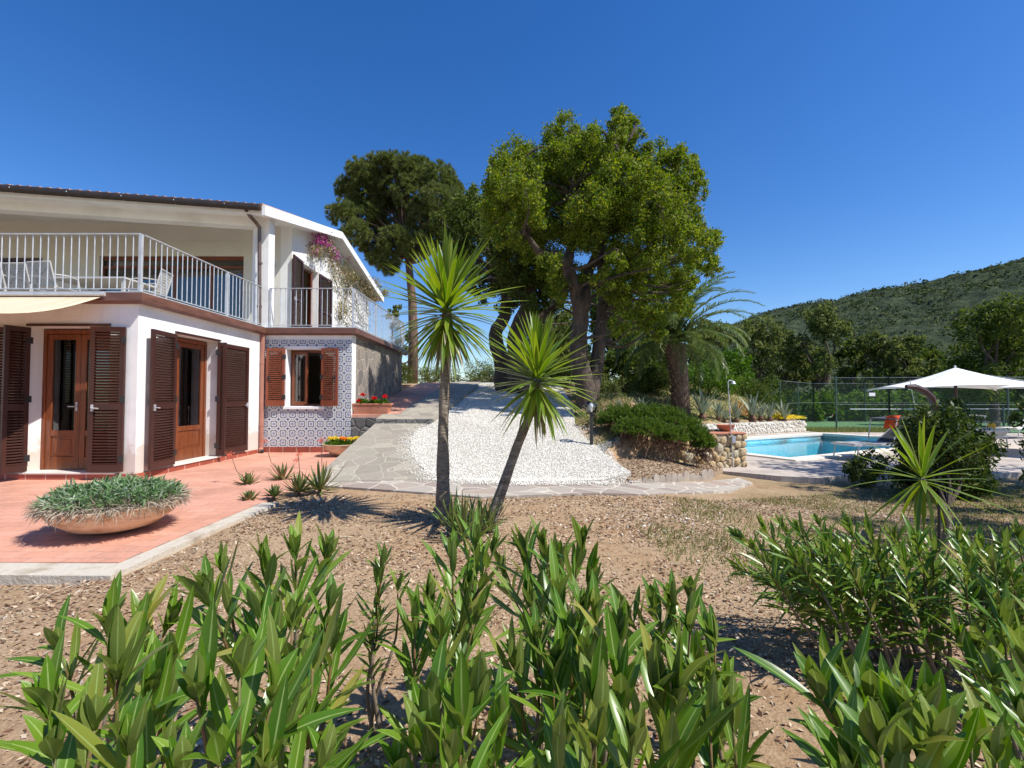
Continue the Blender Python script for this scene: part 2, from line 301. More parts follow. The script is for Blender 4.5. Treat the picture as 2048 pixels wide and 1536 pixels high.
M['yucca'] = mleaf('yucca_leaves', [(.09, .17, .02), (.14, .23, .022), (.22, .29, .035)], trans=.38, rough=.33, spec=.5, edge=(.34, .36, .08))
M['palm'] = mleaf('palm_leaflets', [(.06, .10, .025), (.11, .15, .04), (.18, .21, .07)], trans=.3, rough=.35, spec=.6)
M['agave'] = mleaf('agave_leaves', [(.16, .20, .13), (.24, .28, .19)], trans=.05, rough=.5, edge=(.42, .42, .28))
M['aloe'] = mleaf('aloe_leaves', [(.08, .12, .03), (.15, .17, .05), (.22, .16, .07)], trans=.08, rough=.45)
M['gaz'] = mleaf('grey_green_leaves', [(.06, .15, .035), (.13, .23, .08), (.20, .28, .13), (.34, .40, .30)], trans=.25, rough=.5)
M['dry'] = mleaf('dry_leaves', [(.14, .11, .07), (.32, .26, .19), (.50, .43, .34)], trans=.15, rough=.8)
M['grass'] = mleaf('grass_blades', [(.08, .12, .02), (.17, .20, .05), (.32, .29, .12)], trans=.3)
M['chips'] = mleaf('bark_chips', [(.07, .035, .022), (.22, .12, .07), (.38, .27, .17), (.62, .50, .36)], trans=.05, rough=.9, spec=.2)
M['stones'] = mleaf('white_pebbles', [(.44, .40, .33), (.64, .60, .52), (.78, .75, .68)], trans=0, rough=.85, spec=.3)
M['red'] = mleaf('red_petals', [(.55, .01, .012), (.75, .02, .02)], trans=.2)
M['orange'] = mleaf('orange_petals', [(.85, .22, .01), (.9, .38, .02)], trans=.2)
M['yell'] = mleaf('yellow_petals', [(.8, .6, .02), (.85, .7, .08)], trans=.2)
M['coral'] = mleaf('coral_flowers', [(.6, .10, .05), (.75, .2, .1)], trans=.2)
M['purple'] = mleaf('purple_bracts', [(.36, .04, .26), (.55, .16, .35)], trans=.3)
# ---------------------------------------------------------------- objects
def tag(o, label=None, cat=None, group=None, kind=None):
    for k, v in (('label', label), ('category', cat), ('group', group), ('kind', kind)):
        if v: o[k] = v
    return o
ORG = {}
def thing(name, loc, label, cat, group=None):
    o = bpy.data.objects.new(name, None); COL.objects.link(o); o.location = tuple(map(float, loc)); o.empty_display_size = .2
    ORG[o.name] = np.array(loc, float); return tag(o, label, cat, group)
def link(name, me, mat, parent=None, origin=None, smooth=False):
    if mat is not None: me.materials.append(M[mat] if isinstance(mat, str) else mat)
    o = bpy.data.objects.new(name, me); COL.objects.link(o)
    if parent is not None: o.parent = parent; ORG[o.name] = ORG[parent.name]
    elif origin is not None: o.location = tuple(map(float, origin)); ORG[o.name] = np.array(origin, float)
    else: ORG[o.name] = np.zeros(3)
    if smooth: me.polygons.foreach_set('use_smooth', [True]*len(me.polygons))
    return o
def npmesh(name, V, Fq, mat, parent=None, origin=None, uv=None, smooth=False):
    V = np.asarray(V, float).reshape(-1, 3); Fq = np.asarray(Fq, np.int64); k = Fq.shape[1]; n = len(Fq)
    og = ORG[parent.name] if parent is not None else (np.array(origin, float) if origin is not None else np.zeros(3))
    me = bpy.data.meshes.new(name); me.vertices.add(len(V)); me.vertices.foreach_set('co', (V-og).astype(np.float32).ravel())
    me.loops.add(n*k); me.loops.foreach_set('vertex_index', Fq.astype(np.int32).ravel())
    me.polygons.add(n); me.polygons.foreach_set('loop_start', np.arange(0, n*k, k, dtype=np.int32))
    try: me.polygons.foreach_set('loop_total', np.full(n, k, dtype=np.int32))
    except Exception: pass
    me.update(calc_edges=True)
    if uv is not None:
        u = me.uv_layers.new(name='UVMap'); u.data.foreach_set('uv', np.asarray(uv, np.float32)[Fq.ravel()].ravel())
    return link(name, me, mat, parent, origin, smooth)
class MB:
    def __init__(s): s.v = []; s.f = []
    def add(s, V, Fs):
        b = len(s.v); s.v += [tuple(map(float, q)) for q in V]; s.f += [tuple(i+b for i in f) for f in Fs]; return s
    def box(s, x0, x1, y0, y1, z0, z1):
        V = [(x, y, z) for z in (z0, z1) for y in (y0, y1) for x in (x0, x1)]
        return s.add(V, [(0, 2, 3, 1), (4, 5, 7, 6), (0, 1, 5, 4), (2, 6, 7, 3), (0, 4, 6, 2), (1, 3, 7, 5)])
    def obox(s, c, ax, ay, az, hx, hy, hz):
        c = np.array(c, float); ax, ay, az = [np.array(a, float) for a in (ax, ay, az)]
        V = [c+i*hx*ax+j*hy*ay+k*hz*az for k in (-1, 1) for j in (-1, 1) for i in (-1, 1)]
        return s.add(V, [(0, 2, 3, 1), (4, 5, 7, 6), (0, 1, 5, 4), (2, 6, 7, 3), (0, 4, 6, 2), (1, 3, 7, 5)])
    def bar(s, a, b, w, h=None):
        a = np.array(a, float); b = np.array(b, float); d = b-a; L = np.linalg.norm(d); d /= L
        u = np.array([0, 0, 1.]) if abs(d[2]) < .9 else np.array([0, 1., 0]); sd = np.cross(d, u); sd /= np.linalg.norm(sd); u = np.cross(sd, d)
        return s.obox((a+b)/2, d, sd, u, L/2, w/2, (h or w)/2)
    def tube(s, P, rad, n=8, cap=True):
        P = [np.array(p, float) for p in P]
        if not hasattr(rad, '__len__'): rad = [rad]*len(P)
        b = len(s.v); ref = None
        for i, p in enumerate(P):
            d = P[min(i+1, len(P)-1)]-P[max(i-1, 0)]; d = d/(np.linalg.norm(d)+1e-9)
            if ref is None: ref = np.array([1., 0, 0]) if abs(d[0]) < .8 else np.array([0, 1., 0])
            a = np.cross(d, ref); a /= np.linalg.norm(a)+1e-9; c = np.cross(d, a); ref = -c if False else np.cross(a, d)
            for k in range(n):
                t = 2*PI*k/n; s.v.append(tuple(p+rad[i]*(math.cos(t)*a+math.sin(t)*c)))
        for i in range(len(P)-1):
            for k in range(n):
                k2 = (k+1) % n; s.f.append((b+i*n+k, b+i*n+k2, b+(i+1)*n+k2, b+(i+1)*n+k))
        if cap: s.f.append(tuple(b+k for k in range(n-1, -1, -1))); s.f.append(tuple(b+(len(P)-1)*n+k for k in range(n)))
        return s
    def lathe(s, prof, c=(0, 0, 0), n=32, sx=1, sy=1):
        b = len(s.v)
        for r, z in prof:
            for k in range(n):
                t = 2*PI*k/n; s.v.append((c[0]+r*sx*math.cos(t), c[1]+r*sy*math.sin(t), c[2]+z))
        for i in range(len(prof)-1):
            for k in range(n):
                k2 = (k+1) % n; s.f.append((b+i*n+k, b+i*n+k2, b+(i+1)*n+k2, b+(i+1)*n+k))
        return s
    def sphere(s, c, r, n=12, m=8, sc=(1, 1, 1)):
        pr = [(max(1e-4, math.sin(PI*i/m))*r, -math.cos(PI*i/m)*r) for i in range(m+1)]
        b = len(s.v); s.lathe(pr, (0, 0, 0), n)
        for i in range(b, len(s.v)):
            v = s.v[i]; s.v[i] = (c[0]+v[0]*sc[0], c[1]+v[1]*sc[1], c[2]+v[2]*sc[2])
        return s
    def prism(s, P, z0, z1):   # P: list of (x,y), z0/z1 numbers or lists
        n = len(P); z0 = z0 if hasattr(z0, '__len__') else [z0]*n; z1 = z1 if hasattr(z1, '__len__') else [z1]*n
        V = [(p[0], p[1], z) for p, z in zip(P, z0)]+[(p[0], p[1], z) for p, z in zip(P, z1)]
        return s.add(V, [tuple(range(n-1, -1, -1)), tuple(range(n, 2*n))]+[(i, (i+1) % n, n+(i+1) % n, n+i) for i in range(n)])
    def prof(s, P, ax, a0, a1):   # polygon in (other,z) plane extruded along axis 0/1
        V = []
        for a in (a0, a1):
            for p in P: V.append((a, p[0], p[1]) if ax == 0 else (p[0], a, p[1]))
        n = len(P); return s.add(V, [tuple(range(n-1, -1, -1)), tuple(range(n, 2*n))]+[(i, (i+1) % n, n+(i+1) % n, n+i) for i in range(n)])
    def build(s, name, mat, parent=None, origin=None, smooth=False, bevel=0, fix=True):
        og = ORG[parent.name] if parent is not None else (np.array(origin, float) if origin is not None else np.zeros(3))
        me = bpy.data.meshes.new(name); me.from_pydata([tuple(np.array(v)-og) for v in s.v], [], s.f); me.update()
        if fix or bevel:
            bm = bmesh.new(); bm.from_mesh(me); bmesh.ops.recalc_face_normals(bm, faces=bm.faces)
            if bevel: bmesh.ops.bevel(bm, geom=[e for e in bm.edges if len(e.link_faces) == 2 and e.calc_face_angle(0) > .6], offset=bevel, segments=2, affect='EDGES', profile=.5)
            bm.to_mesh(me); bm.free()
        return link(name, me, mat, parent, origin, smooth)
def wallcells(axis, at0, at1, a0, a1, z0, z1, holes):   # wall with openings; axis 'x' runs along x, thickness in y
    A = sorted({a0, a1}|{h[0] for h in holes}|{h[1] for h in holes}); Z = sorted({z0, z1}|{h[2] for h in holes}|{h[3] for h in holes})
    A = [a for a in A if a0 <= a <= a1]; Z = [z for z in Z if z0 <= z <= z1]
    def solid(i, j):
        if i < 0 or j < 0 or i >= len(A)-1 or j >= len(Z)-1: return False
        ca, cz = (A[i]+A[i+1])/2, (Z[j]+Z[j+1])/2
        return not any(h[0] < ca < h[1] and h[2] < cz < h[3] for h in holes)
    mb = MB(); P = (lambda a, t, z: (a, t, z)) if axis == 'x' else (lambda a, t, z: (t, a, z))
    for i in range(len(A)-1):
        for j in range(len(Z)-1):
            if not solid(i, j): continue
            aa, ab, za, zb = A[i], A[i+1], Z[j], Z[j+1]
            for t in (at0, at1): mb.add([P(aa, t, za), P(ab, t, za), P(ab, t, zb), P(aa, t, zb)], [(0, 1, 2, 3)])
            for di, dj, e in ((-1, 0, ((aa, za), (aa, zb))), (1, 0, ((ab, za), (ab, zb))), (0, -1, ((aa, za), (ab, za))), (0, 1, ((aa, zb), (ab, zb)))):
                if not solid(i+di, j+dj):
                    (p0, q0), (p1, q1) = e; mb.add([P(p0, at0, q0), P(p1, at0, q1), P(p1, at1, q1), P(p0, at1, q0)], [(0, 1, 2, 3)])
    return mb
def merged(mb, name, mat, parent):
    o = mb.build(name, mat, parent, fix=False); bm = bmesh.new(); bm.from_mesh(o.data); bmesh.ops.remove_doubles(bm, verts=bm.verts, dist=1e-4); bmesh.ops.recalc_face_normals(bm, faces=bm.faces); bm.to_mesh(o.data); bm.free(); return o
def sheet(name, poly, hf, off, step, mat, skirt=0, holes=(), parent=None, kind='structure'):
    poly = [tuple(map(float, p[:2])) for p in poly]
    def dens(P):
        out = []
        for i in range(len(P)):
            a = np.array(P[i]); b = np.array(P[(i+1) % len(P)]); k = max(1, int(np.linalg.norm(b-a)/step))
            out += [tuple(a+(b-a)*j/k) for j in range(k)]
        return out
    loops = [dens(poly)]+[dens(h) for h in holes]; V = []; E = []
    for L in loops:
        b = len(V); V += L; E += [(b+i, b+(i+1) % len(L)) for i in range(len(L))]
    A = np.array(poly); gx, gy = np.meshgrid(np.arange(A[:, 0].min(), A[:, 0].max(), step), np.arange(A[:, 1].min(), A[:, 1].max(), step)); gx = gx.ravel(); gy = gy.ravel()
    ok = inpoly(gx, gy, poly) & (pdist(gx, gy, poly) > step*.4)
    for h in holes: ok &= ~inpoly(gx, gy, h) & (pdist(gx, gy, h) > step*.4)
    V += list(zip(gx[ok], gy[ok]))
    r = delaunay_2d_cdt([Vector(v) for v in V], E, [], 0, 1e-5); vs = np.array([tuple(v) for v in r[0]]); Fs = np.array([f for f in r[2]])
    c = vs[Fs].mean(1); ok = inpoly(c[:, 0], c[:, 1], poly)
    for h in holes: ok &= ~inpoly(c[:, 0], c[:, 1], h)
    Fs = Fs[ok]; z = hf(vs[:, 0], vs[:, 1])+off; V3 = [(a[0], a[1], float(b)) for a, b in zip(vs, z)]
    faces = [tuple(int(i) for i in f) for f in Fs]
    if skirt:
        cnt = {}
        for f in faces:
            for i in range(3): e = (f[i], f[(i+1) % 3]); cnt[tuple(sorted(e))] = cnt.get(tuple(sorted(e)), [])+[e]
        for k, e in cnt.items():
            if len(e) == 1:
                a, b = e[0]; n = len(V3); V3 += [(V3[b][0], V3[b][1], V3[b][2]-skirt), (V3[a][0], V3[a][1], V3[a][2]-skirt)]; faces.append((b, a, n+1, n))
    mb = MB(); mb.v = V3; mb.f = faces; o = mb.build(name, mat, parent, fix=False, origin=None)
    if kind: o['kind'] = kind
    return o
# leaves --------------------------------------------------------
def nrmz(a): return a/(np.linalg.norm(a, axis=-1, keepdims=True)+1e-9)
def blades(base, d, up, L, W, curve=.1, fold=.3, ns=6, prof=None, twist=0):
    N = len(base); base = np.asarray(base, float); d = nrmz(np.asarray(d, float)); up = np.asarray(up, float)+1e-3
    L = np.broadcast_to(L, (N,)).astype(float); W = np.broadcast_to(W, (N,)).astype(float); curve = np.broadcast_to(curve, (N,)).astype(float)
    side = nrmz(np.cross(d, up)); nr = np.cross(side, d)
    s = np.linspace(0, 1, ns+1); w = prof(s); t = np.array([-1, 0, 1.])
    Sx = s[None, :, None, None]; Wd = (W/2)[:, None, None, None]*w[None, :, None, None]; T = t[None, None, :, None]
    P = base[:, None, None, :]+d[:, None, None, :]*(L[:, None, None, None]*Sx*(1-.25*(curve[:, None, None, None]**2)*Sx))+side[:, None, None, :]*Wd*T+nr[:, None, None, :]*(fold*Wd*np.abs(T)-curve[:, None, None, None]*L[:, None, None, None]*Sx**2)
    V = P.reshape(-1, 3); m = (ns+1)*3; f = []
    for i in range(ns):
        for j in range(2): a = i*3+j; f.append((a, a+1, a+4, a+3))
    Fq = (np.arange(N)[:, None, None]*m+np.array(f)[None]).reshape(-1, 4)
    uv = np.tile(np.stack([np.tile((t+1)/2, ns+1), np.repeat(s, 3)], 1), (N, 1))
    return V, Fq, uv
def lance(s): return np.maximum(.02, np.interp(s, [0, .08, .22, .45, .65, .82, .93, 1], [.10, .30, .74, 1, .95, .62, .30, 0]))
def sword(s): return np.maximum(.02, np.interp(s, [0, .12, .5, .85, 1], [.55, .7, 1, .45, .0]))
def quads(c, a, b, L, W):   # rhombus leaves at c
    a = nrmz(a); b = nrmz(np.cross(np.cross(a, b), a)); L = np.asarray(L)[:, None]; W = np.asarray(W)[:, None]
    V = np.stack([c-a*L/2, c+b*W/2-a*L*.05, c+a*L/2, c-b*W/2-a*L*.05], 1); n = len(c)
    return V.reshape(-1, 3), np.arange(n*4).reshape(n, 4)
def rv(n): return nrmz(rng.normal(size=(n, 3)))
def blobleaves(blobs, per, lsize, shell=.55, nsub=26, sub=.30, flat=1.0, aspect=.55, upb=.4):
    C = []; 
    for (x, y, z, r) in blobs:
        n = int(per*r*r); k = max(6, int(nsub*max(.4, r)**1.2))
        dirs = rv(k); rad = r*(shell+(1-shell)*rng.random(k)**.6); cc = dirs*rad[:, None]; cc[:, 2] *= flat
        idx = rng.integers(0, k, n); p = cc[idx]+rng.normal(size=(n, 3))*r*sub*.55
        C.append(p+np.array([x, y, z]))
    C = np.concatenate(C); n = len(C); a = rv(n); b = rv(n); b[:, 2] += upb
    L = lsize*(.6+.8*rng.random(n)); return quads(C, a, b, L, L*aspect)
def join(parts):
    V = []; Fq = []; UV = []; o = 0
    for p in parts:
        V.append(p[0]); Fq.append(p[1]+o); o += len(p[0])
        if len(p) > 2: UV.append(p[2])
    return (np.concatenate(V), np.concatenate(Fq))+((np.concatenate(UV),) if UV else ())
def wig(a, b, k=6, amp=.1):
    a = np.array(a, float); b = np.array(b, float); P = []
    L = np.linalg.norm(b-a); o = rng.normal(size=3)*amp*L; o2 = rng.normal(size=3)*amp*L*.5
    for i in range(k+1):
        t = i/k; P.append(a+(b-a)*t+o*math.sin(PI*t)+o2*math.sin(2*PI*t))
    return P
# ================================================================ light
SUN = nrmz(np.array([.91*math.cos(R(53)), -.415*math.cos(R(53)), math.sin(R(53))]))
w = bpy.data.worlds.new('World'); S.world = w; w.use_nodes = True; nt = w.node_tree; nt.nodes.clear()
sk = nt.nodes.new('ShaderNodeTexSky'); sk.sky_type = 'NISHITA'; sk.sun_disc = False; sk.sun_elevation = R(53); sk.sun_rotation = math.atan2(.91, -.415)
sk.altitude = 60; sk.air_density = 1.0; sk.dust_density = .25; sk.ozone_density = 3.0
hs = nt.nodes.new('ShaderNodeHueSaturation'); hs.inputs['Saturation'].default_value = 1.34; hs.inputs['Hue'].default_value = .511
bg = nt.nodes.new('ShaderNodeBackground'); bg.inputs[1].default_value = .123; wo = nt.nodes.new('ShaderNodeOutputWorld')
nt.links.new(sk.outputs[0], hs.inputs['Color']); nt.links.new(hs.outputs[0], bg.inputs[0]); nt.links.new(bg.outputs[0], wo.inputs[0])
sl = bpy.data.lights.new('sun', 'SUN'); sl.energy = 5.0; sl.angle = R(.5); sl.color = (1, .965, .90); so = bpy.data.objects.new('sun', sl); COL.objects.link(so)
so.rotation_euler = Vector(SUN).to_track_quat('Z', 'Y').to_euler(); so.location = (5, -5, 20)
S.view_settings.view_transform = 'Standard'; S.view_settings.look = 'None'; S.view_settings.gamma = 1; S.view_settings.exposure = .42
S.cycles.max_bounces = 8; S.cycles.transparent_max_bounces = 24
# ================================================================ ground
xs = np.concatenate([np.linspace(-1500, -60, 24), np.linspace(-55, -14, 14), np.arange(-13, -4, .4), np.arange(-3.8, 8, .1), np.arange(8, 16, .25), np.arange(16.2, 34, .8), np.linspace(36, 90, 14), np.linspace(120, 1600, 22)])
ys = np.concatenate([np.arange(-6, 0, .5), np.arange(0, 13, .1), np.arange(13, 24, .25), np.arange(24, 50, 1.), np.linspace(52, 130, 20), np.linspace(160, 1800, 24)])
xs = np.sort(np.append(xs, [-3.06, -3.03, -3.0])); XX, YY = np.meshgrid(xs, ys)
ZZ = H(XX, YY); near = (YY < 14) & (XX > -4) & (XX < 14)
ZZ[near] += .018*vn(XX[near], YY[near], 1.3)+.008*vn(XX[near], YY[near], 5)-.008
k = np.arange(XX.size).reshape(XX.shape); Fq = np.stack([k[:-1, :-1], k[:-1, 1:], k[1:, 1:], k[1:, :-1]], -1).reshape(-1, 4)
cx = XX[:-1, :-1]+.05; cy = YY[:-1, :-1]+.05
PB = onZ(1580, 918, -.2)[:2]; PA = PB
POOL = [PA, PA+8.9*U_, PA+8.9*U_+4.1*V_, PA+4.1*V_]
POOLX = [PA-.5*U_-.5*V_, PA+9.4*U_-.5*V_, PA+9.4*U_+4.6*V_, PA-.5*U_+4.6*V_]
keep = ~inpoly(cx.ravel(), cy.ravel(), POOLX); Fq = Fq[keep]
g = npmesh('ground', np.stack([XX, YY, ZZ], -1), Fq, 'ground', smooth=True); g['kind'] = 'structure'
flat = lambda x, y: np.zeros(np.shape(x))
rr_ = lambda x, y: np.interp(y, RY, RZ)
TE = [(-15, 3.66), (-3.0, 3.66), (-3.0, 11.02), (-15, 11.02)]
sheet('terrace_paving', TE, flat, .0, .8, 'terrace', .12)
sheet('concrete_kerb', [(-15, 3.42), (-2.84, 3.40), (-2.85, 4.4), (-2.80, 5.75), (-2.995, 5.75), (-2.995, 3.655), (-15, 3.655)], lambda x, y: .006*vn(x, y, .8)-.004, .0, .12, 'concrete', .1)
def pth(L): return [onH(*p)[:2] for p in L]
rampR = pth([(872, 962), (838, 935), (820, 905), (822, 880), (838, 862)])
ramp_poly = [(-2.998, 6.95)]+[tuple(p) for p in rampR]+[(-1.85, 10.6), (-2.998, 10.6)]
sheet('flagstone_ramp', ramp_poly, rr_, .03, .2, 'flag', .8)
sheet('flagstone_path', [tuple(onH(*p)[:2]) for p in [(640, 974), (760, 982), (870, 990), (960, 998), (1060, 994), (1180, 990), (1290, 992), (1380, 988), (1460, 984), (1506, 968), (1478, 958), (1400, 966), (1262, 969), (1100, 966), (980, 962), (870, 960), (760, 957), (650, 956)]], H, .022, .15, 'flagpale', .05)
# raised walk beyond the step, between the house and the drive
sheet('upper_walk', [(-3.0, 10.5), (-1.72, 10.5), (-1.5, 13), (-1.3, 18), (-1.6, 24), (-2.6, 24), (-2.6, 11.05), (-3.0, 11.05)], rr_, .11, .3, 'flag', .25)
sheet('upper_terrace', [(-3.8, 11.02), (-2.62, 11.08), (-2.62, 20), (-3.8, 20)], lambda x, y: np.maximum(rr_(x, y), .72), .10, .3, 'terrace', .5)
grav = [tuple(p) for p in rampR]+[(-1.70, 10.55), (-1.5, 13), (-1.3, 18), (-1.8, 24), (-4, 34), (-6, 40), (3.0, 40), (2.4, 28), (1.9, 18), (1.6, 12.5), (1.35, 10.2)]+[tuple(p) for p in pth([(1168, 878), (1205, 908), (1235, 938), (1262, 962), (1200, 968), (1060, 969), (960, 966)])]
def gz(x, y): return np.interp(y, RY, RZ)*1.0+.03*vn(x, y, 1.1)*sst(7.2, 8, np.asarray(y))
gd = sheet('gravel_drive', grav, gz, .035, .16, 'gravel', .12); GRAV = grav
# lawn bank behind the pale wall
sheet('lawn', [(2.0, 12.5), (3.1, 15.5), (12.7, 20.9), (9.5, 29), (9, 40), (3.2, 40), (2.6, 28), (2.1, 18)], H, .03, .5, 'lawn', .1)
# court
q = [PA+V_*5.9-U_*0, (40, 31), (36, 60), (6, 40)]
sheet('tennis_court', [(14.0, 20.6), (48, 18), (60, 40), (10, 36), (10.6, 25.2)], lambda x, y: np.full(np.shape(x), -.2), .0, 3, 'court', .2)
# pool deck with the pool cut out
D = [(3.9, 9.95), tuple(onZ(1432, 941, -.2)[:2]), tuple(onZ(1560, 952, -.2)[:2]), tuple(onZ(1646, 956, -.2)[:2]), (6.6, 9.15), (8.2, 9.0), (12, 9.6), (18, 11.0), (34, 15), (38, 18.2), (16, 20.0), (13.0, 20.9), (2.75, 15.2), (4.6, 10.4)]
lowz = lambda x, y: np.full(np.shape(x), -.2)
sheet('pool_deck', D, lowz, 0, .6, 'deckmat', .30, holes=[[tuple(p) for p in POOL]])
pool = thing('swimming_pool', (PA[0], PA[1], -.2), 'rectangular swimming pool with pale stone rim and turquoise water beyond the low stone wall', 'swimming pool')
def fr(u0, u1, v0, v1): return [PA+u*U_+v*V_ for u, v in ((u0, v0), (u1, v0), (u1, v1), (u0, v1))]
m = MB()
for a in ((-.32, 9.22, -.32, 0.03), (-.32, 9.22, 4.07, 4.42), (-.32, .03, .03, 4.07), (8.87, 9.22, .03, 4.07)): m.prism(fr(*a), -.26, -.165)
m.build('coping', 'coping', pool, bevel=.008)
m = MB()
for a in ((0, 8.9, -.2, .0), (0, 8.9, 4.1, 4.3), (-.2, 0, 0, 4.1), (8.9, 9.1, 0, 4.1)): m.prism(fr(*a), -1.8, -.262)
m.prism(fr(-.2, 9.1, -.2, 4.3), -2.0, -1.5); m.build('basin', 'poolliner', pool)
wt = sheet('pool_water', fr(.002, 8.898, .002, 4.098), lambda x, y: np.full(np.shape(x), -.36), 0, .8, 'water')
# hill
M['scrub'] = mleaf('hill_scrub', [(.03, .045, .02), (.055, .075, .03), (.085, .105, .04), (.13, .15, .06)], trans=.1, rough=.9, spec=0)
hx = np.linspace(-120, 900, 300); hy = np.linspace(150, 760, 150); HX, HY = np.meshgrid(hx, hy)
sil = [(1380, 690), (1440, 668), (1500, 642), (1540, 628), (1600, 613), (1640, 611), (1680, 606), (1720, 599), (1800, 583), (1900, 563), (1985, 541), (2048, 525), (2200, 470), (2500, 330), (2900, 240), (3600, 250)]
ang = np.array([(a-1024)/F for a, b in sil]); ele = np.array([ray(a, b)[2]/ray(a, b)[1] for a, b in sil])
RIDGE = 520.0
ta = HX/HY; top = np.interp(ta, ang, ele)*RIDGE; top = np.where(ta < ang[0], np.maximum(-8, top*(1-(ang[0]-ta)*8)), top)
fr_ = np.where(HY < RIDGE, sst(150, RIDGE, HY)**.85, 1-.5*sst(RIDGE, 800, HY))
HZ = -6+(top+6)*fr_; HZ = np.minimum(HZ, CZ+np.interp(ta, ang, ele, left=-.02)*HY*1.0+np.where(HY > RIDGE-60, 0, 0))
nz = vn(HX, HY, .02, 3)*9+vn(HX, HY, .07, 5)*3.5+vn(HX, HY, .25, 7)*1.6
HZ = HZ+nz*sst(150, 240, HY)*(1-sst(RIDGE-120, RIDGE-10, HY)*.72)*sst(-.02, .3, np.interp(ta, ang, ele, left=-.1)+.15)
k = np.arange(HX.size).reshape(HX.shape); Fq = np.stack([k[:-1, :-1], k[:-1, 1:], k[1:, 1:], k[1:, :-1]], -1).reshape(-1, 4)
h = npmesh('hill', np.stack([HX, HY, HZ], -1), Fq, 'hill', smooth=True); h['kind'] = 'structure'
# low far ridge seen through the trees at the crest
k2 = MB(); P = [(-260, 700), (-120, 705), (-20, 700), (40, 700), (90, 700)]; Z = [8, 12, 34, 42, 14]
k2.add([(p[0], p[1], -20) for p in P]+[(p[0], p[1]+60, z) for p, z in zip(P, Z)]+[(p[0], p[1]+160, -20) for p in P], [(i, i+1, i+6, i+5) for i in range(4)]+[(i+5, i+6, i+11, i+10) for i in range(4)])
o = k2.build('far_ridge', 'hill'); o['kind'] = 'structure'
Q = []; qc = []
n_ = 26000; ix = rng.integers(5, 290, n_); iy = rng.integers(12, 90, n_); hp_ = np.stack([HX[iy, ix]+rng.normal(size=n_)*1.5, HY[iy, ix]+rng.normal(size=n_)*1.5, HZ[iy, ix]], 1); tq = (hp_[:, 0]/hp_[:, 1] > .42) & (hp_[:, 0]/hp_[:, 1] < 1.5) & (vn(hp_[:, 0], hp_[:, 1], .018, 31) > -.22); hp_ = hp_[tq]
n_ = len(hp_); C_ = (hp_[:, None]+rng.normal(size=(n_, 5, 3))*[1.1, 1.1, .7]+[0, 0, 1.0]).reshape(-1, 3); sz = np.repeat(.8+1.5*rng.random(n_)**2, 5); Vq_, Fq_ = quads(C_, rv(len(C_)), rv(len(C_))+[0, 0, .5], sz, sz*.8); o = npmesh('hillside_scrub', Vq_, Fq_, 'scrub'); o['kind'] = 'stuff'
p0 = atY(1983, 541, 500); mt = thing('radio_mast', p0, 'tiny thin radio mast standing on the hill skyline at far right', 'mast'); m = MB().tube([p0-[0, 0, 2], p0+[0, 0, 7]], .35, 5); m.build('pole', 'galv', mt)
MB().box(p0[0]-.9, p0[0]+.9, p0[1]-.5, p0[1]+.5, p0[2]+4.4, p0[2]+6).build('antenna', 'galv', mt)
# ================================================================ villa
SX = -5.79; FY = 7.33; TY = 11.0; TX = -3.72; FZ = 2.86
V = thing('villa', (-8, 9, 0), 'white two-storey villa with brown shutters, patterned tile panel and roof terrace', 'villa')
# ground floor walls
ho = (-7.48, -6.22, .08, 2.36); hs_ = (8.14, 9.36, .08, 2.36)
hw = (atY(574, 700, TY)[0], atY(646, 700, TY)[0], 1.06, 2.38)
merged(wallcells('x', FY, FY+.35, -14, SX, -.1, 2.72, [ho]), 'front_wall', 'white', V)
merged(wallcells('y', SX-.35, SX, FY+.35, TY, -.1, 2.72, [hs_]), 'side_wall', 'white', V)
merged(wallcells('x', TY, TY+.3, SX-.3, TX, -.1, 2.72, [hw]), 'tiled_wall_core', 'white', V)
tw = wallcells('x', TY-.012, TY-.001, SX+.005, TX+.002, .12, 2.60, [(hw[0]-.05, hw[1]+.05, hw[2]-.07, hw[3]+.07)]); o = merged(tw, 'tiled_panel', 'tiles', V); o['label'] = 'blue and white patterned tile cladding round the small window'
MB().box(TX-.3, TX, TY+.3, 16.0, -.1, 2.72).build('slate_wall', 'stonewall', V)['label'] = 'irregular brown slate cladding facing the drive'
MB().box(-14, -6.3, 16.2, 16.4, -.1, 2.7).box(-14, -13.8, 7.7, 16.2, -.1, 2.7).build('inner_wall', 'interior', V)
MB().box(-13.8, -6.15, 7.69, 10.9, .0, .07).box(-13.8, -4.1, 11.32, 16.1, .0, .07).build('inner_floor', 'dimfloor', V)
m = MB().box(SX, TX+.004, 10.965, 10.998, -.02, .125).box(SX, SX+.03, FY-.03, 10.96, -.02, .085); m.box(-14, SX, FY-.03, FY-.002, -.02, .085); m.build('skirting', 'skirt', V)['label'] = 'red tile skirting at the foot of the walls'
MB().box(ho[0]-.05, ho[1]+.15, FY-.05, FY+.34, .086, .112).build('threshold', 'marble', V, bevel=.004)
MB().box(SX-.34, SX+.05, hs_[0]-.03, hs_[1]+.05, .086, .112).build('threshold', 'marble', V, bevel=.004)
MB().box(hw[0]-.06, hw[1]+.06, TY-.045, TY+.25, hw[2]-.07, hw[2]-.01).build('window_sill', 'white', V, bevel=.004)
fb = MB(); fb.box(hw[0]-.055, hw[0]-.001, TY-.022, TY-.003, hw[2]-.01, hw[3]+.07).box(hw[1]+.001, hw[1]+.055, TY-.022, TY-.003, hw[2]-.01, hw[3]+.07).box(hw[0]-.001, hw[1]+.001, TY-.022, TY-.003, hw[3]+.001, hw[3]+.07); fb.build('window_surround', 'white', V)
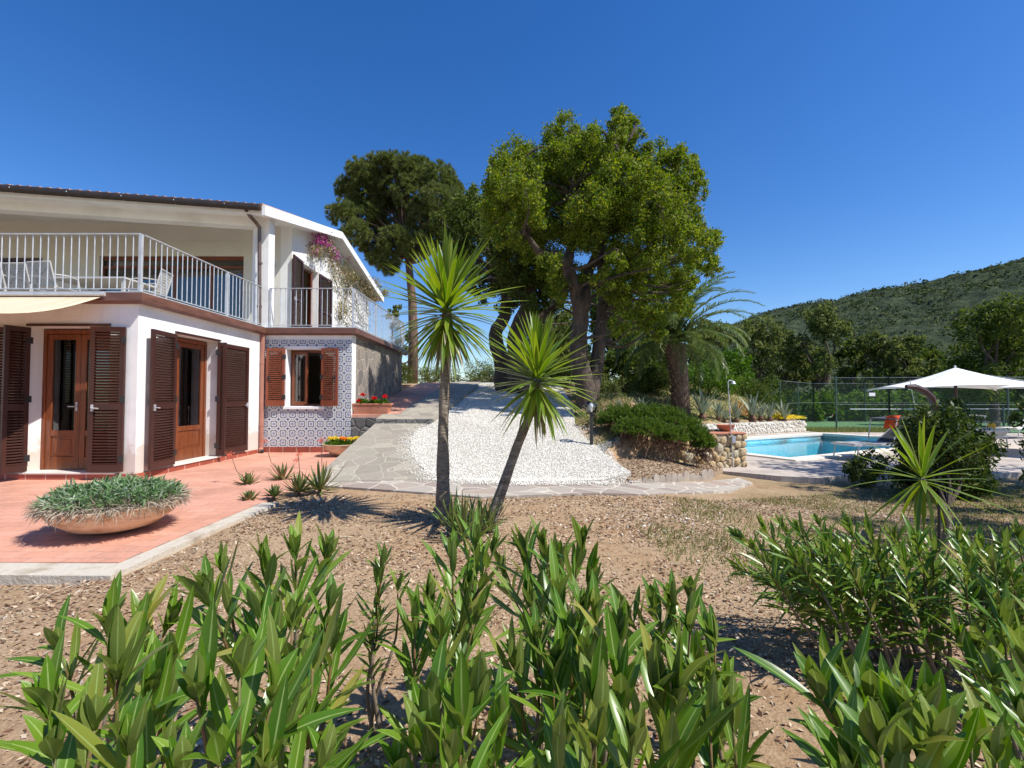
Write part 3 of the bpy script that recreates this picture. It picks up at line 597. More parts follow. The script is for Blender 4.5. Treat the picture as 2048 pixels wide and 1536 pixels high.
# slab and copper fascia
MB().prism([(-14, FY-.04), (SX+.06, FY-.04), (SX+.06, TY-.05), (TX+.06, TY-.05), (TX+.06, 16.1), (-14, 16.1)], 2.722, FZ-.03).build('terrace_slab', 'white', V)
m = MB(); path = [(-14, FY-.04), (SX+.06, FY-.04), (SX+.06, TY-.05), (TX+.06, TY-.05), (TX+.06, 16.3)]
def off(i, d):
    ds = [(0, -1), (1, 0), (0, -1), (1, 0)]
    if i == 0: n = ds[0]
    elif i == 4: n = ds[3]
    else: a, b = ds[i-1], ds[i]; n = (a[0]+b[0], a[1]+b[1])
    return (path[i][0]+n[0]*d, path[i][1]+n[1]*d)
for i in range(4):
    a0, b0 = off(i, .003), off(i+1, .003); a1, b1 = off(i, .085), off(i+1, .085)
    m.prism([a0, b0, b1, a1], [2.70, 2.70, 2.74, 2.74], [2.862]*4)
m.build('fascia_gutter', 'fascia', V)['label'] = 'reddish copper gutter round the first-floor terrace edge'
m = MB()
for i in range(4):
    a0, b0 = off(i, -.25), off(i+1, -.25); a1, b1 = off(i, .06), off(i+1, .06); m.prism([a0, b0, b1, a1], 2.864, 2.885)
m.build('slab_edging', 'galv', V)
# shutters: leaf spanned from hinge point a to free edge b (xy), z0..z1
def shutter(a, b, z0, z1, mat='brown', mid=None, outn=(0, -1), latch=True):
    a = np.array([a[0], a[1], 0.]); b = np.array([b[0], b[1], 0.]); d = b-a; L = np.linalg.norm(d); d /= L; n = np.array([outn[0], outn[1], 0.]); n = n-d*(n@d); n /= np.linalg.norm(n)
    z = np.array([0, 0, 1.]); fw = .07 if L > .45 else .055; th = .02; m = MB(); c = (a+b)/2
    for s in (fw/2, L-fw/2): m.obox(a+d*s+z*(z0+z1)/2, d, n, z, fw/2, th, (z1-z0)/2)
    rails = [(z0, z0+.11), (z1-.075, z1)]
    if mid: rails.insert(1, (mid-.045, mid+.045))
    for r0, r1 in rails: m.obox(c+z*(r0+r1)/2, d, n, z, L/2-fw-.0005, th*.96, (r1-r0)/2)
    for (p, q) in zip(rails[:-1], rails[1:]):
        lo, hi = p[1], q[0]; k = max(2, int((hi-lo)/.043)); st = (hi-lo)/k; t = R(38)
        ax = n*math.cos(t)-z*math.sin(t); az = n*math.sin(t)+z*math.cos(t)
        for i in range(k): m.obox(c+z*(lo+st*(i+.5)), d, ax, az, L/2-fw+.004, .024, .0045)
    o = m.build('shutter', mat, V)
    for zz in (z0+.2, (z0+z1)/2, z1-.2): h = MB(); h.obox(a+d*.01+n*.024+z*zz, d, n, z, .035, .006, .05); h.tube([a-d*.012+n*.024+z*(zz-.05), a-d*.012+n*.024+z*(zz+.05)], .009, 6); h.build('hinge', 'dark', o)
    if latch:
        zz = (mid or (z0+z1)/2)-.02; h = MB(); h.obox(b-d*.06+n*.03+z*zz, d, n, z, .012, .01, .05); h.tube([b-d*.05+n*.045+z*zz, b-d*.16+n*.05+z*(zz-.01)], .008, 6); h.build('latch', 'galv' if mat == 'brown' else 'dark', o)
    return o
f0 = lambda px, z0=800: atY(px, z0, FY)[0]
zt, zb = 2.34, .125
shutter((f0(44), FY-.03), (f0(-22), FY-.06), zb, zt, mid=1.1)
shutter((f0(57)-.005, FY+.0), (f0(46)-.0, FY-.30), zb, zt, mid=1.1, outn=(1, 0), latch=False)
shutter((f0(253), FY-.045), (f0(190), FY-.10), zb, zt, mid=1.12)
sy = lambda px: atX(px, 800, SX)[1]
shutter((SX+.035, sy(346)), (SX+.12, sy(286)), zb, zt, mid=1.12, outn=(1, 0))
shutter((SX+.035, sy(438)), (SX+.06, sy(490)), zb, zt, mid=1.12, outn=(1, 0))
shutter((SX+.02, sy(432)), (SX+.17, sy(434)), zb, zt, outn=(0, -1), latch=False)
shutter((hw[0]-.02, TY-.05), (atY(537, 750, TY)[0], TY-.11), 1.07, 2.40, mat='wood2', latch=True)
shutter((hw[1]-.01, TY-.05), (atY(679, 750, TY)[0], TY-.10), 1.07, 2.40, mat='wood2', latch=True)
# dark lintel strips over the doors
MB().box(ho[0]-.02, ho[1]+.01, FY-.03, FY+.06, 2.362, 2.40).build('shutter_rail', 'brown', V)
MB().box(SX-.06, SX+.03, hs_[0]-.01, hs_[1]+.02, 2.362, 2.40).build('shutter_rail', 'brown', V)
# wooden glazed doors: hinge a -> free b
def door(a, b, z0, z1, n, panel=True, mat='wood', name='french_door', fw=.085, handle=True):
    a = np.array([a[0], a[1], 0.]); b = np.array([b[0], b[1], 0.]); d = b-a; L = np.linalg.norm(d); d /= L; n = np.array([n[0], n[1], 0.]); z = np.array([0, 0, 1.]); n = nrmz(n-d*(n@d)); c = (a+b)/2; m = MB()
    for s in (fw/2, L-fw/2): m.obox(a+d*s+z*(z0+z1)/2, d, n, z, fw/2, .025, (z1-z0)/2)
    pz = z0+.62 if panel else z0+fw
    m.obox(c+z*(z1-fw/2), d, n, z, L/2-fw-.001, .024, fw/2)
    m.obox(c+z*(pz-.045), d, n, z, L/2-fw-.001, .024, .045)
    if panel: m.obox(c+z*(z0+.1), d, n, z, L/2-fw-.001, .024, .1)
    o = m.build(name, mat, V, bevel=.004)
    if panel:
        q = MB(); q.obox(c+z*(z0+.2+pz-.09)/2, d, n, z, L/2-fw, .01, (pz-.09-z0-.2)/2); q.obox(c+z*(z0+.2+pz-.09)/2, d, n, z, L/2-fw-.05, .018, (pz-.09-z0-.2)/2-.05); q.build('door_panel', mat, o, bevel=.006)
    MB().obox(c+z*(pz+z1-fw)/2, d, n, z, L/2-fw, .003, (z1-fw-pz)/2).build('glass_pane', 'glass', o)
    if handle:
        h = MB(); hp = b-d*.045+n*.03+z*(z0+1.0); h.obox(hp, d, n, z, .014, .006, .07); h.tube([hp, hp+n*.045], .008, 6); h.tube([hp+n*.045, hp+n*.045-d*.1], .008, 6); h.build('door_handle', 'galv', o)
    return o
YD = FY+.27; xm = -6.885
door((-7.425, YD), (xm-.002, YD), .115, 2.27, (0, -1)); door((-6.24, YD), (xm+.002, YD), .115, 2.27, (0, -1), handle=False)
MB().box(-7.479, -7.427, YD-.04, YD+.05, .113, 2.34).box(-7.427, -6.22, YD-.04, YD+.05, 2.275, 2.34).build('door_frame', 'wood', V)
XD = SX-.27; y0, y1 = hs_[0]+.02, hs_[1]-.065
ym = 8.52
door((XD, y0), (XD, ym-.002), .115, 2.27, (1, 0)); door((XD, y1), (XD, ym+.002), .115, 2.27, (1, 0), handle=False)
MB().box(XD-.05, XD+.04, y1+.003, y1+.06, .113, 2.34).box(XD-.05, XD+.04, y0, y1+.003, 2.275, 2.34).build('door_frame', 'wood', V)
MB().box(-7.2, -6.6, FY+.55, FY+.57, .2, 2.2).build('curtain', 'curtain', V)
# small window
xo = atY(592, 750, TY+.26)[0]
yw = TY+.22
MB().box(hw[0]+.001, hw[0]+.05, yw, yw+.06, hw[2], hw[3]-.001).box(hw[1]-.05, hw[1]-.001, yw, yw+.06, hw[2], hw[3]-.001).box(hw[0]+.05, hw[1]-.05, yw, yw+.06, hw[3]-.06, hw[3]-.002).box(hw[0]+.05, hw[1]-.05, yw, yw+.06, hw[2]+.001, hw[2]+.05).build('window_frame', 'wood', V)
door((hw[0]+.06, yw-.03), (hw[0]+.44, yw-.10), hw[2]+.05, hw[3]-.06, (0, -1), panel=False, name='casement', fw=.055, handle=False)
# downpipes
m = MB(); tp = atY(493, 412, 10.36); m.tube([tp, tp+[0, 0, -.10], atY(500, 432, 10.55), atY(512, 445, 10.78), atY(519, 455, 10.84), atY(519, 470, 10.84), np.array([atY(519, 650, 10.84)[0], 10.84, 2.87])], .042, 10)
for zz in (4.35, 3.35): m.tube([(atY(519, 600, 10.84)[0], 10.84, zz-.02), (atY(519, 600, 10.84)[0], 10.84, zz+.02)], .052, 10)
m.build('downpipe', 'pipe', V, smooth=False)
xp = SX+.05; m = MB().tube([(xp, 10.90, 2.73), (xp, 10.90, .12), (xp+.02, 10.86, .06), (xp+.07, 10.80, .04)], .05, 10)
for zz in (2.05, .62): m.tube([(xp, 10.90, zz-.018), (xp, 10.90, zz+.018)], .058, 10)
m.build('downpipe', 'pipe2', V)
MB().sphere((xp+.09, 10.79, .045), .045, 8, 6).build('pipe_mouth', 'dark', V)
# upper storey
GX = -5.84; GY0 = 12.5
hd = (13.12, 14.22, 2.86, 5.02)
merged(wallcells('y', GX-.3, GX, GY0, 19.2, 2.83, 5.42, [hd]), 'gable_wall', 'white', V)
rz = lambda y: 5.47+(min(y, 15.1)-10.4)/4.7*1.07-max(0, y-15.1)/4.7*1.0
MB().prof([(GY0, 5.422), (19.2, 5.422), (19.2, rz(19.2)-.12), (15.1, rz(15.1)-.14), (GY0, rz(GY0)-.14)], 0, GX-.3, GX).build('gable_top', 'white', V)
bw = [(-10.95, -7.12, 2.9, 5.02), (-14, -12.9, 3.4, 4.9)]
merged(wallcells('x', GY0, GY0+.3, -15, GX-.3, 2.83, 5.42, bw[:1]), 'terrace_wall', 'cream', V)
MB().prism([(-15, GY0), (GX-.3, GY0), (GX-.3, GY0+.3), (-15, GY0+.3)], 5.424, [6.03, 5.86, 5.9, 6.06]).build('terrace_wall_top', 'cream', V)
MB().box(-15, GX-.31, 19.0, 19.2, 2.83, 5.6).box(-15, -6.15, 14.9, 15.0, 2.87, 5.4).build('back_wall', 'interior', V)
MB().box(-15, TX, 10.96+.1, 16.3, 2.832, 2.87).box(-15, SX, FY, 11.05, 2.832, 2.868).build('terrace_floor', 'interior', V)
# roof: ruled surface from slanted eave to ridge, then back
X0, X1 = -15.0, -5.5; ye = lambda x: 10.4+(x+5.6)*.2065
nx = 14; m = MB(); XS = np.linspace(X0, X1, nx); PV = []
for x in XS:
    e = ye(x); ez = 5.47
    PV.append([(x, e, ez), (x, 15.1, 6.54), (x, 20.0, 5.5), (x, 20.0, 5.34), (x, 15.1, 6.38), (x, e+.02, ez-.15)])
for r_ in PV: m.v += r_
for i in range(nx-1):
    for j in range(6): j2 = (j+1) % 6; m.f.append((i*6+j, i*6+j2, i*6+6+j2, i*6+6+j))
m.f.append(tuple(range(6))); m.f.append(tuple((nx-1)*6+j for j in range(6)))
roof = m.build('roof', 'white', V)
# rake boards
m = MB()
for (ya, za, yb, zb_) in ((10.36, 5.50, 15.1, 6.58), (15.1, 6.58, 20.05, 5.53)):
    m.add([(X1-.02, ya, za), (X1+.06, ya, za), (X1+.06, yb, zb_), (X1-.02, yb, zb_), (X1-.02, ya, za-.22), (X1+.06, ya, za-.22), (X1+.06, yb, zb_-.22), (X1-.02, yb, zb_-.22)], [(0, 1, 2, 3), (4, 7, 6, 5), (0, 4, 5, 1), (3, 2, 6, 7), (1, 5, 6, 2), (0, 3, 7, 4)])
m.build('rake_board', 'white', roof)
# barrel tiles
m = MB(); x = X0+.1
while x < X1-.05:
    e = ye(x)-.04; m.tube([(x, e, 5.475), (x, 15.1, 6.545)], [.078, .06], 7)
    m.tube([(x, 15.1, 6.54), (x, 20.05, 5.5)], [.06, .062], 7); x += .17
m.build('barrel_tiles', 'tileroof', roof)
m = MB(); m.tube([(X0, ye(X0)-.09, 5.44), (X1-.05, ye(X1-.05)-.09, 5.44)], .075, 10)
gut = m.build('eave_gutter', 'dark', roof); gut.data.materials.clear(); gut.data.materials.append(mnoise('old_copper', (.018, .012, .01), (.035, .024, .018), 5, .5, 20, .1))
for i in range(9):
    x = -6.2-i*.95; y = ye(x)-.09; m = MB(); m.tube([(x, y, 5.36), (x, y-.079, 5.44), (x, y, 5.52)], .008, 5); m.build('gutter_bracket', 'galv', roof)
# beam and column
m = MB()
m.add([], []); a = np.array([X0, ye(X0)+.55]); b = np.array([-5.66, ye(-5.66)+.55]); m.prism([a, b, b+[0, .28], a+[0, .28]], 5.22, 5.50); m.build('eave_beam', 'white', V)
MB().box(-6.03, -5.66, 10.955, 11.23, 2.866, 5.218).build('column', 'white', V)
# terrace glazing
m = MB(); x0, x1, z0, z1 = -10.95, -7.12, 2.9, 5.02; yy = GY0+.1
m.box(x0, x1, yy-.03, yy+.06, z1-.10, z1).box(x0, x1, yy-.03, yy+.06, z1-.32, z1-.25)
for xq in (x0, -10.0, -9.02, -8.06, x1-.07): m.box(xq, xq+.08, yy-.035, yy+.065, z0, z1-.33)
gw = m.build('terrace_glazing', 'wood', V); MB().box(x0+.08, x1-.07, yy+.005, yy+.015, z0, z1-.33).build('glass_pane', 'glass', gw)
MB().box(x0+.02, x1-.02, yy+.012, yy+.02, z1-.249, z1-.101).build('transom_glass', 'glass', gw)
xs0 = atY(84, 560, GY0)[0]; shutter((xs0, GY0-.03), (xs0-.75, GY0-.04), 2.9, 4.95, mid=3.9)
shutter((xs0-.80, GY0-.03), (xs0-1.55, GY0-.04), 2.9, 4.95, mid=3.9)
# gable door with shutters
gy = lambda px: atX(px, 600, GX)[1]
shutter((GX+.03, hd[0]-.02), (GX+.08, gy(580)), 2.9, 5.04, mid=3.9, outn=(1, 0)); shutter((GX+.03, hd[1]+.02), (GX+.05, gy(660)), 2.9, 5.0, mid=3.9, outn=(1, 0))
door((GX-.2, hd[1]-.03), (GX-.02, hd[1]-.42), 2.88, 4.95, (1, 0), name='balcony_door', handle=False)
MB().box(GX-.3, GX-.2, hd[1]-.07, hd[1], 2.88, 5.0).box(GX-.3, GX-.2, hd[0], hd[1]-.07, 4.95, 5.015).build('door_frame', 'wood', V)
lp = atY(541, 531, GY0-.04); m = MB(); m.tube([lp+np.array([.1*math.cos(t), 0, .12*math.sin(t)]) for t in np.linspace(-1.9, 1.9, 14)], .014, 6); m.build('wall_lamp', 'dark', V)
# railings
def railing(a, b, sp, z0=2.89, z1=3.80, posts=()):
    a = np.array(a, float); b = np.array(b, float); L = np.linalg.norm(b-a); d = (b-a)/L
    o = MB().bar((a[0], a[1], z1), (b[0], b[1], z1), .04, .012).build('railing', 'galv', V); MB().bar((a[0], a[1], z0+.05), (b[0], b[1], z0+.05), .035, .01).build('bottom_rail', 'galv', o)
    me = None; n = int(L/sp)
    for i in range(1, n):
        p = a+d*L*i/n
        if any(abs(i/n-q)*L < sp*.45 for q in posts): continue
        if me is None:
            q0 = MB().tube([(0, 0, z0+.05), (0, 0, z1)], .008, 6); q0.build('tmp', 'galv'); t = bpy.data.objects['tmp']; me = t.data; bpy.data.objects.remove(t); me.name = 'baluster'
        q = bpy.data.objects.new('baluster', me); COL.objects.link(q); q.parent = o; q.location = tuple(np.array([p[0], p[1], 0])-ORG[V.name])
    for t in posts:
        p = a+d*L*t; MB().box(p[0]-.022, p[0]+.022, p[1]-.022, p[1]+.022, z0-.1, z1-.006).build('post', 'galv', o)
RX = SX+.03; railing((-9.6, FY-.02), (RX, FY-.02), .117, posts=(.41, 1.0)); railing((RX, FY+.04), (RX, 10.86), .122, posts=(.62,))
railing((-5.62, TY-.02), (TX+.03, TY-.02), .118, posts=(0, 1.0)); railing((TX+.03, TY+.04), (TX+.03, 16.1), .122, posts=(.35, .7, 1.0))
# awning
m = MB(); nx, ny = 24, 8; 
def aw(i, j):
    x = -6.27-i*.14; t = j/ny; y = 7.22-t*1.75; z = 2.80-t*.56; z -= .10*math.sin(PI*t)+.012*math.sin(i*1.9)*t; return (x, y, z)
for i in range(nx+1):
    for j in range(ny+1): m.v.append(aw(i, j))
for i in range(nx):
    for j in range(ny): k = i*(ny+1)+j; m.f.append((k, k+1, k+ny+2, k+ny+1))
ao = m.build('awning', 'awning', V, smooth=True); ao['label'] = 'beige fabric awning sloping out over the left door'
sm = ao.modifiers.new('solid', 'SOLIDIFY'); sm.thickness = .004
MB().tube([aw(0, ny), aw(nx, ny)], .022, 8).build('front_bar', 'alu', ao); MB().tube([(-6.2, 7.20, 2.83), (-9.7, 7.20, 2.83)], .03, 8).build('roller', 'alu', ao)
# retaining wall under the geranium trough, step edge
o = MB().box(TX+.004, -3.0, 10.99, 11.12, -.1, .80).build('low_stone_wall', 'darkstone', origin=(-3.3, 11.05, 0), bevel=.01); tag(o, 'low grey stone retaining wall below the red geraniums', 'wall')
a = tag(MB().box(-2.99, -1.74, 10.42, 10.56, .60, .79).build('stone_step', 'darkstone', origin=(-2.4, 10.5, .7), bevel=.012), 'rough grey stone step at the top of the flagstone ramp', 'step')
# ================================================================ terrace furniture
def arc(a, b, h, n=6): return [np.array(a)+(np.array(b)-np.array(a))*t+np.array([0, 0, h*math.sin(PI*t)]) for t in np.linspace(0, 1, n)]
def chair(loc, rz, label):
    t = thing('terrace_chair', loc, label, 'chair', 'white lattice chairs on the roof terrace'); L = ORG[t.name]; c, s = math.cos(rz), math.sin(rz)
    P = lambda x, y, z: L+np.array([c*x-s*y, s*x+c*y, z])
    def lat(name, f, par):
        m = MB(); n = 8
        for i in range(n+1):
            u = i/n
            m.tube([f(u, 0), f(u, 1)], .007, 4); m.tube([f(0, u), f(1, u)], .007, 4)
            for a, b in (((u, 0), (1, 1-u)), ((0, u), (1-u, 1)), ((u, 1), (1, u)), ((0, 1-u), (1-u, 0))):
                if a != b: m.tube([f(*a), f(*b)], .006, 4)
        m.build(name, 'chairpaint', par)
    lat('backrest', lambda u, v: P(-.22+.44*u, .20+.10*v, .46+.40*v), t); lat('seat', lambda u, v: P(-.22+.44*u, -.22+.42*v, .44), t)
    m = MB().tube([P(-.24, .31, .88), P(.24, .31, .88)], .014, 6); m.build('back_rail', 'chairpaint', t)
    for x in (-.24, .24):
        MB().tube([P(x, .31, .88), P(x, .20, .45), P(x*1.05, .24, 0)], .013, 6).build('leg', 'chairpaint', t)
        MB().tube([P(x, -.23, .44), P(x*1.05, -.26, 0)], .013, 6).build('leg', 'chairpaint', t)
        MB().tube([P(x, .24, .66), P(x, .0, .69), P(x, -.20, .66), P(x, -.24, .44)], .012, 6).build('armrest', 'chairpaint', t)
for px, Y, rz, lb in ((8, 9.0, PI, 'white lattice chair at the left edge of the roof terrace'), (60, 9.05, PI-.05, 'white lattice chair second from the left behind the terrace railing'), (112, 8.95, PI-.12, 'white lattice chair at the left end of the table, nearest the second railing post'), (298, 9.3, -PI/2+.25, 'white lattice chair alone at the right end of the terrace table')):
    p = atY(px, 575, Y); chair((p[0], Y, 2.87), rz, lb)
tb = thing('terrace_table', (atY(215, 570, 9.5)[0], 9.6, 2.87), 'long white table on the roof terrace between the lattice chairs', 'table'); L = ORG[tb.name]
MB().box(L[0]-.85, L[0]+.62, L[1]-.45, L[1]+.45, L[2]+.70, L[2]+.735).build('tabletop', 'chairpaint', tb, bevel=.005)
for a in (-.8, .57):
    for b in (-.4, .4): MB().box(L[0]+a-.025, L[0]+a+.025, L[1]+b-.025, L[1]+b+.025, L[2], L[2]+.699).build('leg', 'chairpaint', tb)
q = atY(128, 533, 9.8); o = MB().sphere((q[0], q[1], 0), .10, 10, 6, (1, 1, .4)).build('mask_shape', 'blue', origin=(q[0], q[1], 0)); bpy.data.objects.remove(o)
q = L+[-.35, .1, .735]; tag(MB().lathe([(.001, 0), (.06, 0), (.09, .05), (.085, .05), (.055, .01), (.001, .01)], q, 16).build('fruit_bowl', 'marble', origin=q), 'small pale bowl standing on the white terrace table', 'bowl')
# ================================================================ pots
def lathed(name, loc, prof, mat, label, cat, sx=1, sy=1, n=48):
    o = MB().lathe(prof, loc, n, sx, sy).build(name, mat, origin=loc, smooth=True); return tag(o, label, cat)
def bowlprof(r, h, base=.3, t=.035): return [(.001, 0), (r*base*.7, 0), (r*base, .006), (r*.62, h*.22), (r*.86, h*.55), (r*.97, h*.85), (r, h*.96), (r+.012, h), (r-t*.4, h+.004), (r-t, h-.01), (r-t*1.6, h*.75), (r*.5, h*.3), (.001, h*.28)]
BC = onZ(216, 1067, 0); BC[1] += .10; BC[0] -= .02; BR = .53
lathed('planter_bowl', BC, bowlprof(BR, .27, .25), 'bowlclay', 'large round weathered clay bowl planter on the terracotta paving', 'planter')
mp = onZ(688, 905, 0); mp[1] = 10.35; mp[0] = atY(686, 880, 10.35)[0]; lathed('flower_bowl', mp, bowlprof(.42, .26, .3), 'bowlclay', 'clay bowl of marigolds at the foot of the tiled wall', 'planter')
sb0 = None
def trough():
    z0 = .835; a = atY(706, 830, 11.22); b = atY(783, 830, 11.22); x0, x1 = a[0], b[0]; xm = (x0+x1)/2; hw_ = (x1-x0)/2; c = (xm, 11.2, z0); m = MB()
    def ring(k, z, y=.15): return [(xm-hw_*k, 11.2-y*k, z), (xm+hw_*k, 11.2-y*k, z), (xm+hw_*k, 11.2+y*k, z), (xm-hw_*k, 11.2+y*k, z)]
    L = [ring(.84, z0), ring(.95, z0+.24), ring(1.03, z0+.245), ring(1.04, z0+.29), ring(.93, z0+.29), ring(.90, z0+.22)]
    for r in L: m.v += r
    for i in range(5):
        for j in range(4): m.f.append((i*4+j, i*4+(j+1) % 4, i*4+4+(j+1) % 4, i*4+4+j))
    m.f += [(0, 3, 2, 1), (20, 21, 22, 23)]; o = m.build('flower_trough', 'terra_pot', origin=c, bevel=.012); tag(o, 'rectangular terracotta trough of red geraniums beside the slate wall', 'planter'); return c
TR = trough()
# ================================================================ planting
def tuft(name, C, r, n, L, mat, parent=None, label=None, cat=None, spread=1.2, W=.012, curve=.4, upz=.6, thick=.3, kind=None, origin=None, flat=1, prof=lance, ns=3):
    """leafy mass: blades rooted inside disc/ellipsoid C, leaning outward"""
    p = rng.normal(size=(n, 3))*.5; p /= np.maximum(1, np.linalg.norm(p, axis=1, keepdims=True)); p[:, 2] = np.abs(p[:, 2])*flat
    base = np.array(C)+p*np.array(r); d = p*spread+rng.normal(size=(n, 3))*.35; d[:, 2] += upz
    up = np.tile([0, 0, 1.], (n, 1))+rng.normal(size=(n, 3))*.3
    V_q, Fq, uv = blades(base, d, up, L*(.6+.8*rng.random(n)), W*(.7+.6*rng.random(n)), curve*rng.random(n)*1.6, thick, ns, prof)
    o = npmesh(name, V_q, Fq, mat, parent, origin if parent is None else None, uv)
    return tag(o, label, cat, None, kind)
# bowl planting
t = thing('bowl_plant', BC+[0, 0, .2], 'bushy grey-green gazania with dry skirt filling the large clay bowl', 'plant')
n = 3000; a = rng.random(n)*2*PI; rr = np.sqrt(rng.random(n))*.50; base = BC+np.stack([rr*np.cos(a), rr*np.sin(a), .26+.14*(1-(rr/.55)**2)+.05*rng.random(n)], 1)
d = np.stack([np.cos(a)*rr*1.6, np.sin(a)*rr*1.6, .55+.3*rng.random(n)], 1)+rng.normal(size=(n, 3))*.6
base[:, 2] += .05*vn(base[:, 0], base[:, 1], 5)
Vq, Fq, uv = blades(base, d, np.tile([0, 0, 1.], (n, 1))+rng.normal(size=(n, 3))*.6, .05+.06*rng.random(n), .010+.008*rng.random(n), .9*rng.random(n), .3, 3, lance); npmesh('foliage', Vq, Fq, 'gaz', t, uv=uv)
n = 3800; a = rng.random(n)*2*PI; rr = .38+.16*rng.random(n); base = BC+np.stack([rr*np.cos(a), rr*np.sin(a), .26+.06*rng.random(n)], 1)
d = np.stack([np.cos(a)*.8, np.sin(a)*.8, -.5+.9*rng.random(n)], 1)+rng.normal(size=(n, 3))*.45
Vq, Fq, uv = blades(base, d, np.tile([0, 0, 1.], (n, 1))+rng.normal(size=(n, 3))*.6, .06+.07*rng.random(n), .007, .9*rng.random(n), .3, 3, lance); npmesh('dead_leaves', Vq, Fq, 'dry', t, uv=uv)
MB().lathe([(.001, .30), (.3, .29), (.47, .25)], BC, 24).build('soil', 'twig', t)
# marigolds
t = thing('marigold_plant', mp+[0, 0, .2], 'low green marigolds with one orange and several yellow heads in the clay bowl', 'plant')
tuft('foliage', mp+[0, 0, .20], (.40, .34, .12), 900, .08, 'oak4', t, W=.02)
for k, (x, m_) in enumerate(((-.24, 'yell'), (-.12, 'yell'), (.02, 'orange'), (.10, 'orange'), (.2, 'yell'), (.30, 'yell'), (.36, 'yell'))):
    tuft('flower_head', mp+[x-.02, -.1+rng.random()*.12, .345+.02*rng.random()], (.06, .06, .04), 150, .035, m_, t, W=.018, upz=.3)
# geraniums
for i, dx in enumerate((-.22, .04, .27)):
    c = np.array(TR)+[dx, -.02, .27]; t = thing('geranium', c, ['red geranium with the tallest bloom at the left end of the terracotta trough', 'red geranium in the middle of the terracotta trough', 'red geranium at the right end of the terracotta trough'][i], 'plant', 'red geraniums in the trough')
    tuft('foliage', c+[0, 0, .0], (.14, .11, .1), 170, .05, 'oak4', t, W=.035, prof=lambda s: np.sqrt(np.maximum(.02, 1-(2*s-1)**2)))
    for dx2, dz in (((-.06, .06), (.02, .20)) if i == 0 else ((.03, .12),) if i == 1 else ((.05, .16),)):
        MB().tube([c, c+[dx2, -.05, dz]], .004, 5).build('flower_stalk', 'oak4', t)
        tuft('bloom', c+[dx2, -.06, dz], (.05, .05, .045), 130, .03, 'red', t, W=.022, upz=.1, flat=1)
# ---- aloes
def rosette(name, c, r, n, label, cat, mat, W=.04, el0=85, el1=0, fold=.5, curve=-.12, group=None, ns=5, prof=None, parts='leaves', hstack=.0, droop=0, par=None, jit=.08):
    t = thing(name, c, label, cat, group) if par is None else par; k = np.arange(n); u = (k+.5)/n
    az = k*2.39996+rng.random()*6; el = np.radians(el0+(el1-el0)*u)+rng.normal(size=n)*jit
    d = np.stack([np.cos(az)*np.cos(el), np.sin(az)*np.cos(el), np.sin(el)], 1); base = np.array(c)+d*np.array([.02, .02, .0])+np.stack([0*u, 0*u, hstack*(1-u)], 1)
    Ls = r*(.72+.35*np.sin(PI*np.clip(u*.9+.1, 0, 1)))*(1+.1*rng.normal(size=n))
    up = np.stack([0*u, 0*u, 1+0*u], 1)+d*.05
    Vq, Fq, uv = blades(base, d, up, Ls, W*(.85+.3*rng.random(n)), curve+droop*u+.06*rng.normal(size=n), fold, ns, prof or sword)
    o = npmesh(parts, Vq, Fq, mat, t, uv=uv); return t
AL = [(495, 975, .17, 'small upright aloe at the left end of the aloe row', (460, 905)), (565, 965, .24, 'tallest spiky aloe in the row, behind the smaller ones', (528, 880)), (498, 1008, .11, 'tiny aloe low at the corner of the terrace kerb', None), (548, 1000, .12, 'small reddish aloe between the left and middle aloes', None), (598, 990, .23, 'aloe in the middle of the row with two orange flower stalks', (596, 905)), (640, 985, .31, 'dark spreading aloe at the right end of the row', (642, 878))]
for px, py, r, lb, st in AL:
    c = onH(px, py); t = rosette('aloe', c+[0, 0, .04], r*1.15, 34, lb, 'aloe', 'aloe', W=.04, el0=80, el1=-15, curve=-.2, group='aloes at the corner of the terrace'); 
    MB().tube([c-[0, 0, .05], c+[0, 0, .08]], .02, 7).build('stem', 'twig', t)
    if st:
        tip = atY(st[0], st[1], c[1]+.05); mid = (c+tip)/2+np.array([-.03 if st[0] < px-10 else .02, 0, -.02]); MB().tube([c+[0, 0, .1], mid, tip], [.006, .005, .004], 5).build('flower_stalk', 'twig', t)
        tuft('flower', tip-[0, 0, .02], (.035, .035, .02), 40, .04, 'coral', t, W=.008, upz=-.5)
        if lb.startswith('aloe in'):
            t2 = tip+[-.02, 0, -.10]; tuft('flower', t2, (.03, .03, .02), 40, .035, 'coral', t, W=.008, upz=-.5)
# ---- yuccas
def yucca(path, rad, r, n, label, extra=0, w=.052, el1=-56, hs_=.34):
    b = path[0]; t = thing('yucca', b, label, 'yucca', 'yuccas in the garden bed')
    P = []; 
    for i in range(len(path)-1):
        for j in range(5): P.append(np.array(path[i])+(np.array(path[i+1])-np.array(path[i]))*j/5)
    P.append(np.array(path[-1])); P = [P[0]]+[(P[i-1]+P[i]*2+P[i+1])/4 for i in range(1, len(P)-1)]+[P[-1]]
    rs = np.interp(np.linspace(0, 1, len(P)), [0, .08, .5, 1], rad)*(1+.04*rng.normal(size=len(P)))
    MB().tube(P, list(rs), 14).build('trunk', 'yuccabark', t, smooth=True)
    c = np.array(path[-1])-[0, 0, hs_*.55]
    rosette('', c, r, n, '', '', 'yucca', W=w, el0=88, el1=el1, fold=.28, curve=.02, ns=7, hstack=hs_, droop=.20, par=t, jit=.12); 
    n2 = extra
    if n2: rosette('', c-[0, 0, .02], r*.8, n2, '', '', 'dry', W=w*.6, el0=-45, el1=-80, fold=.3, curve=.1, ns=6, hstack=.04, par=t, parts='dead_leaves', jit=.2)
    return t
M['yuccabark'] = mnoise('yucca_bark', (.13, .095, .07), (.36, .30, .23), 9, .9, 16, 1.0, scale=(1, 1, 3.5), bd=.05)
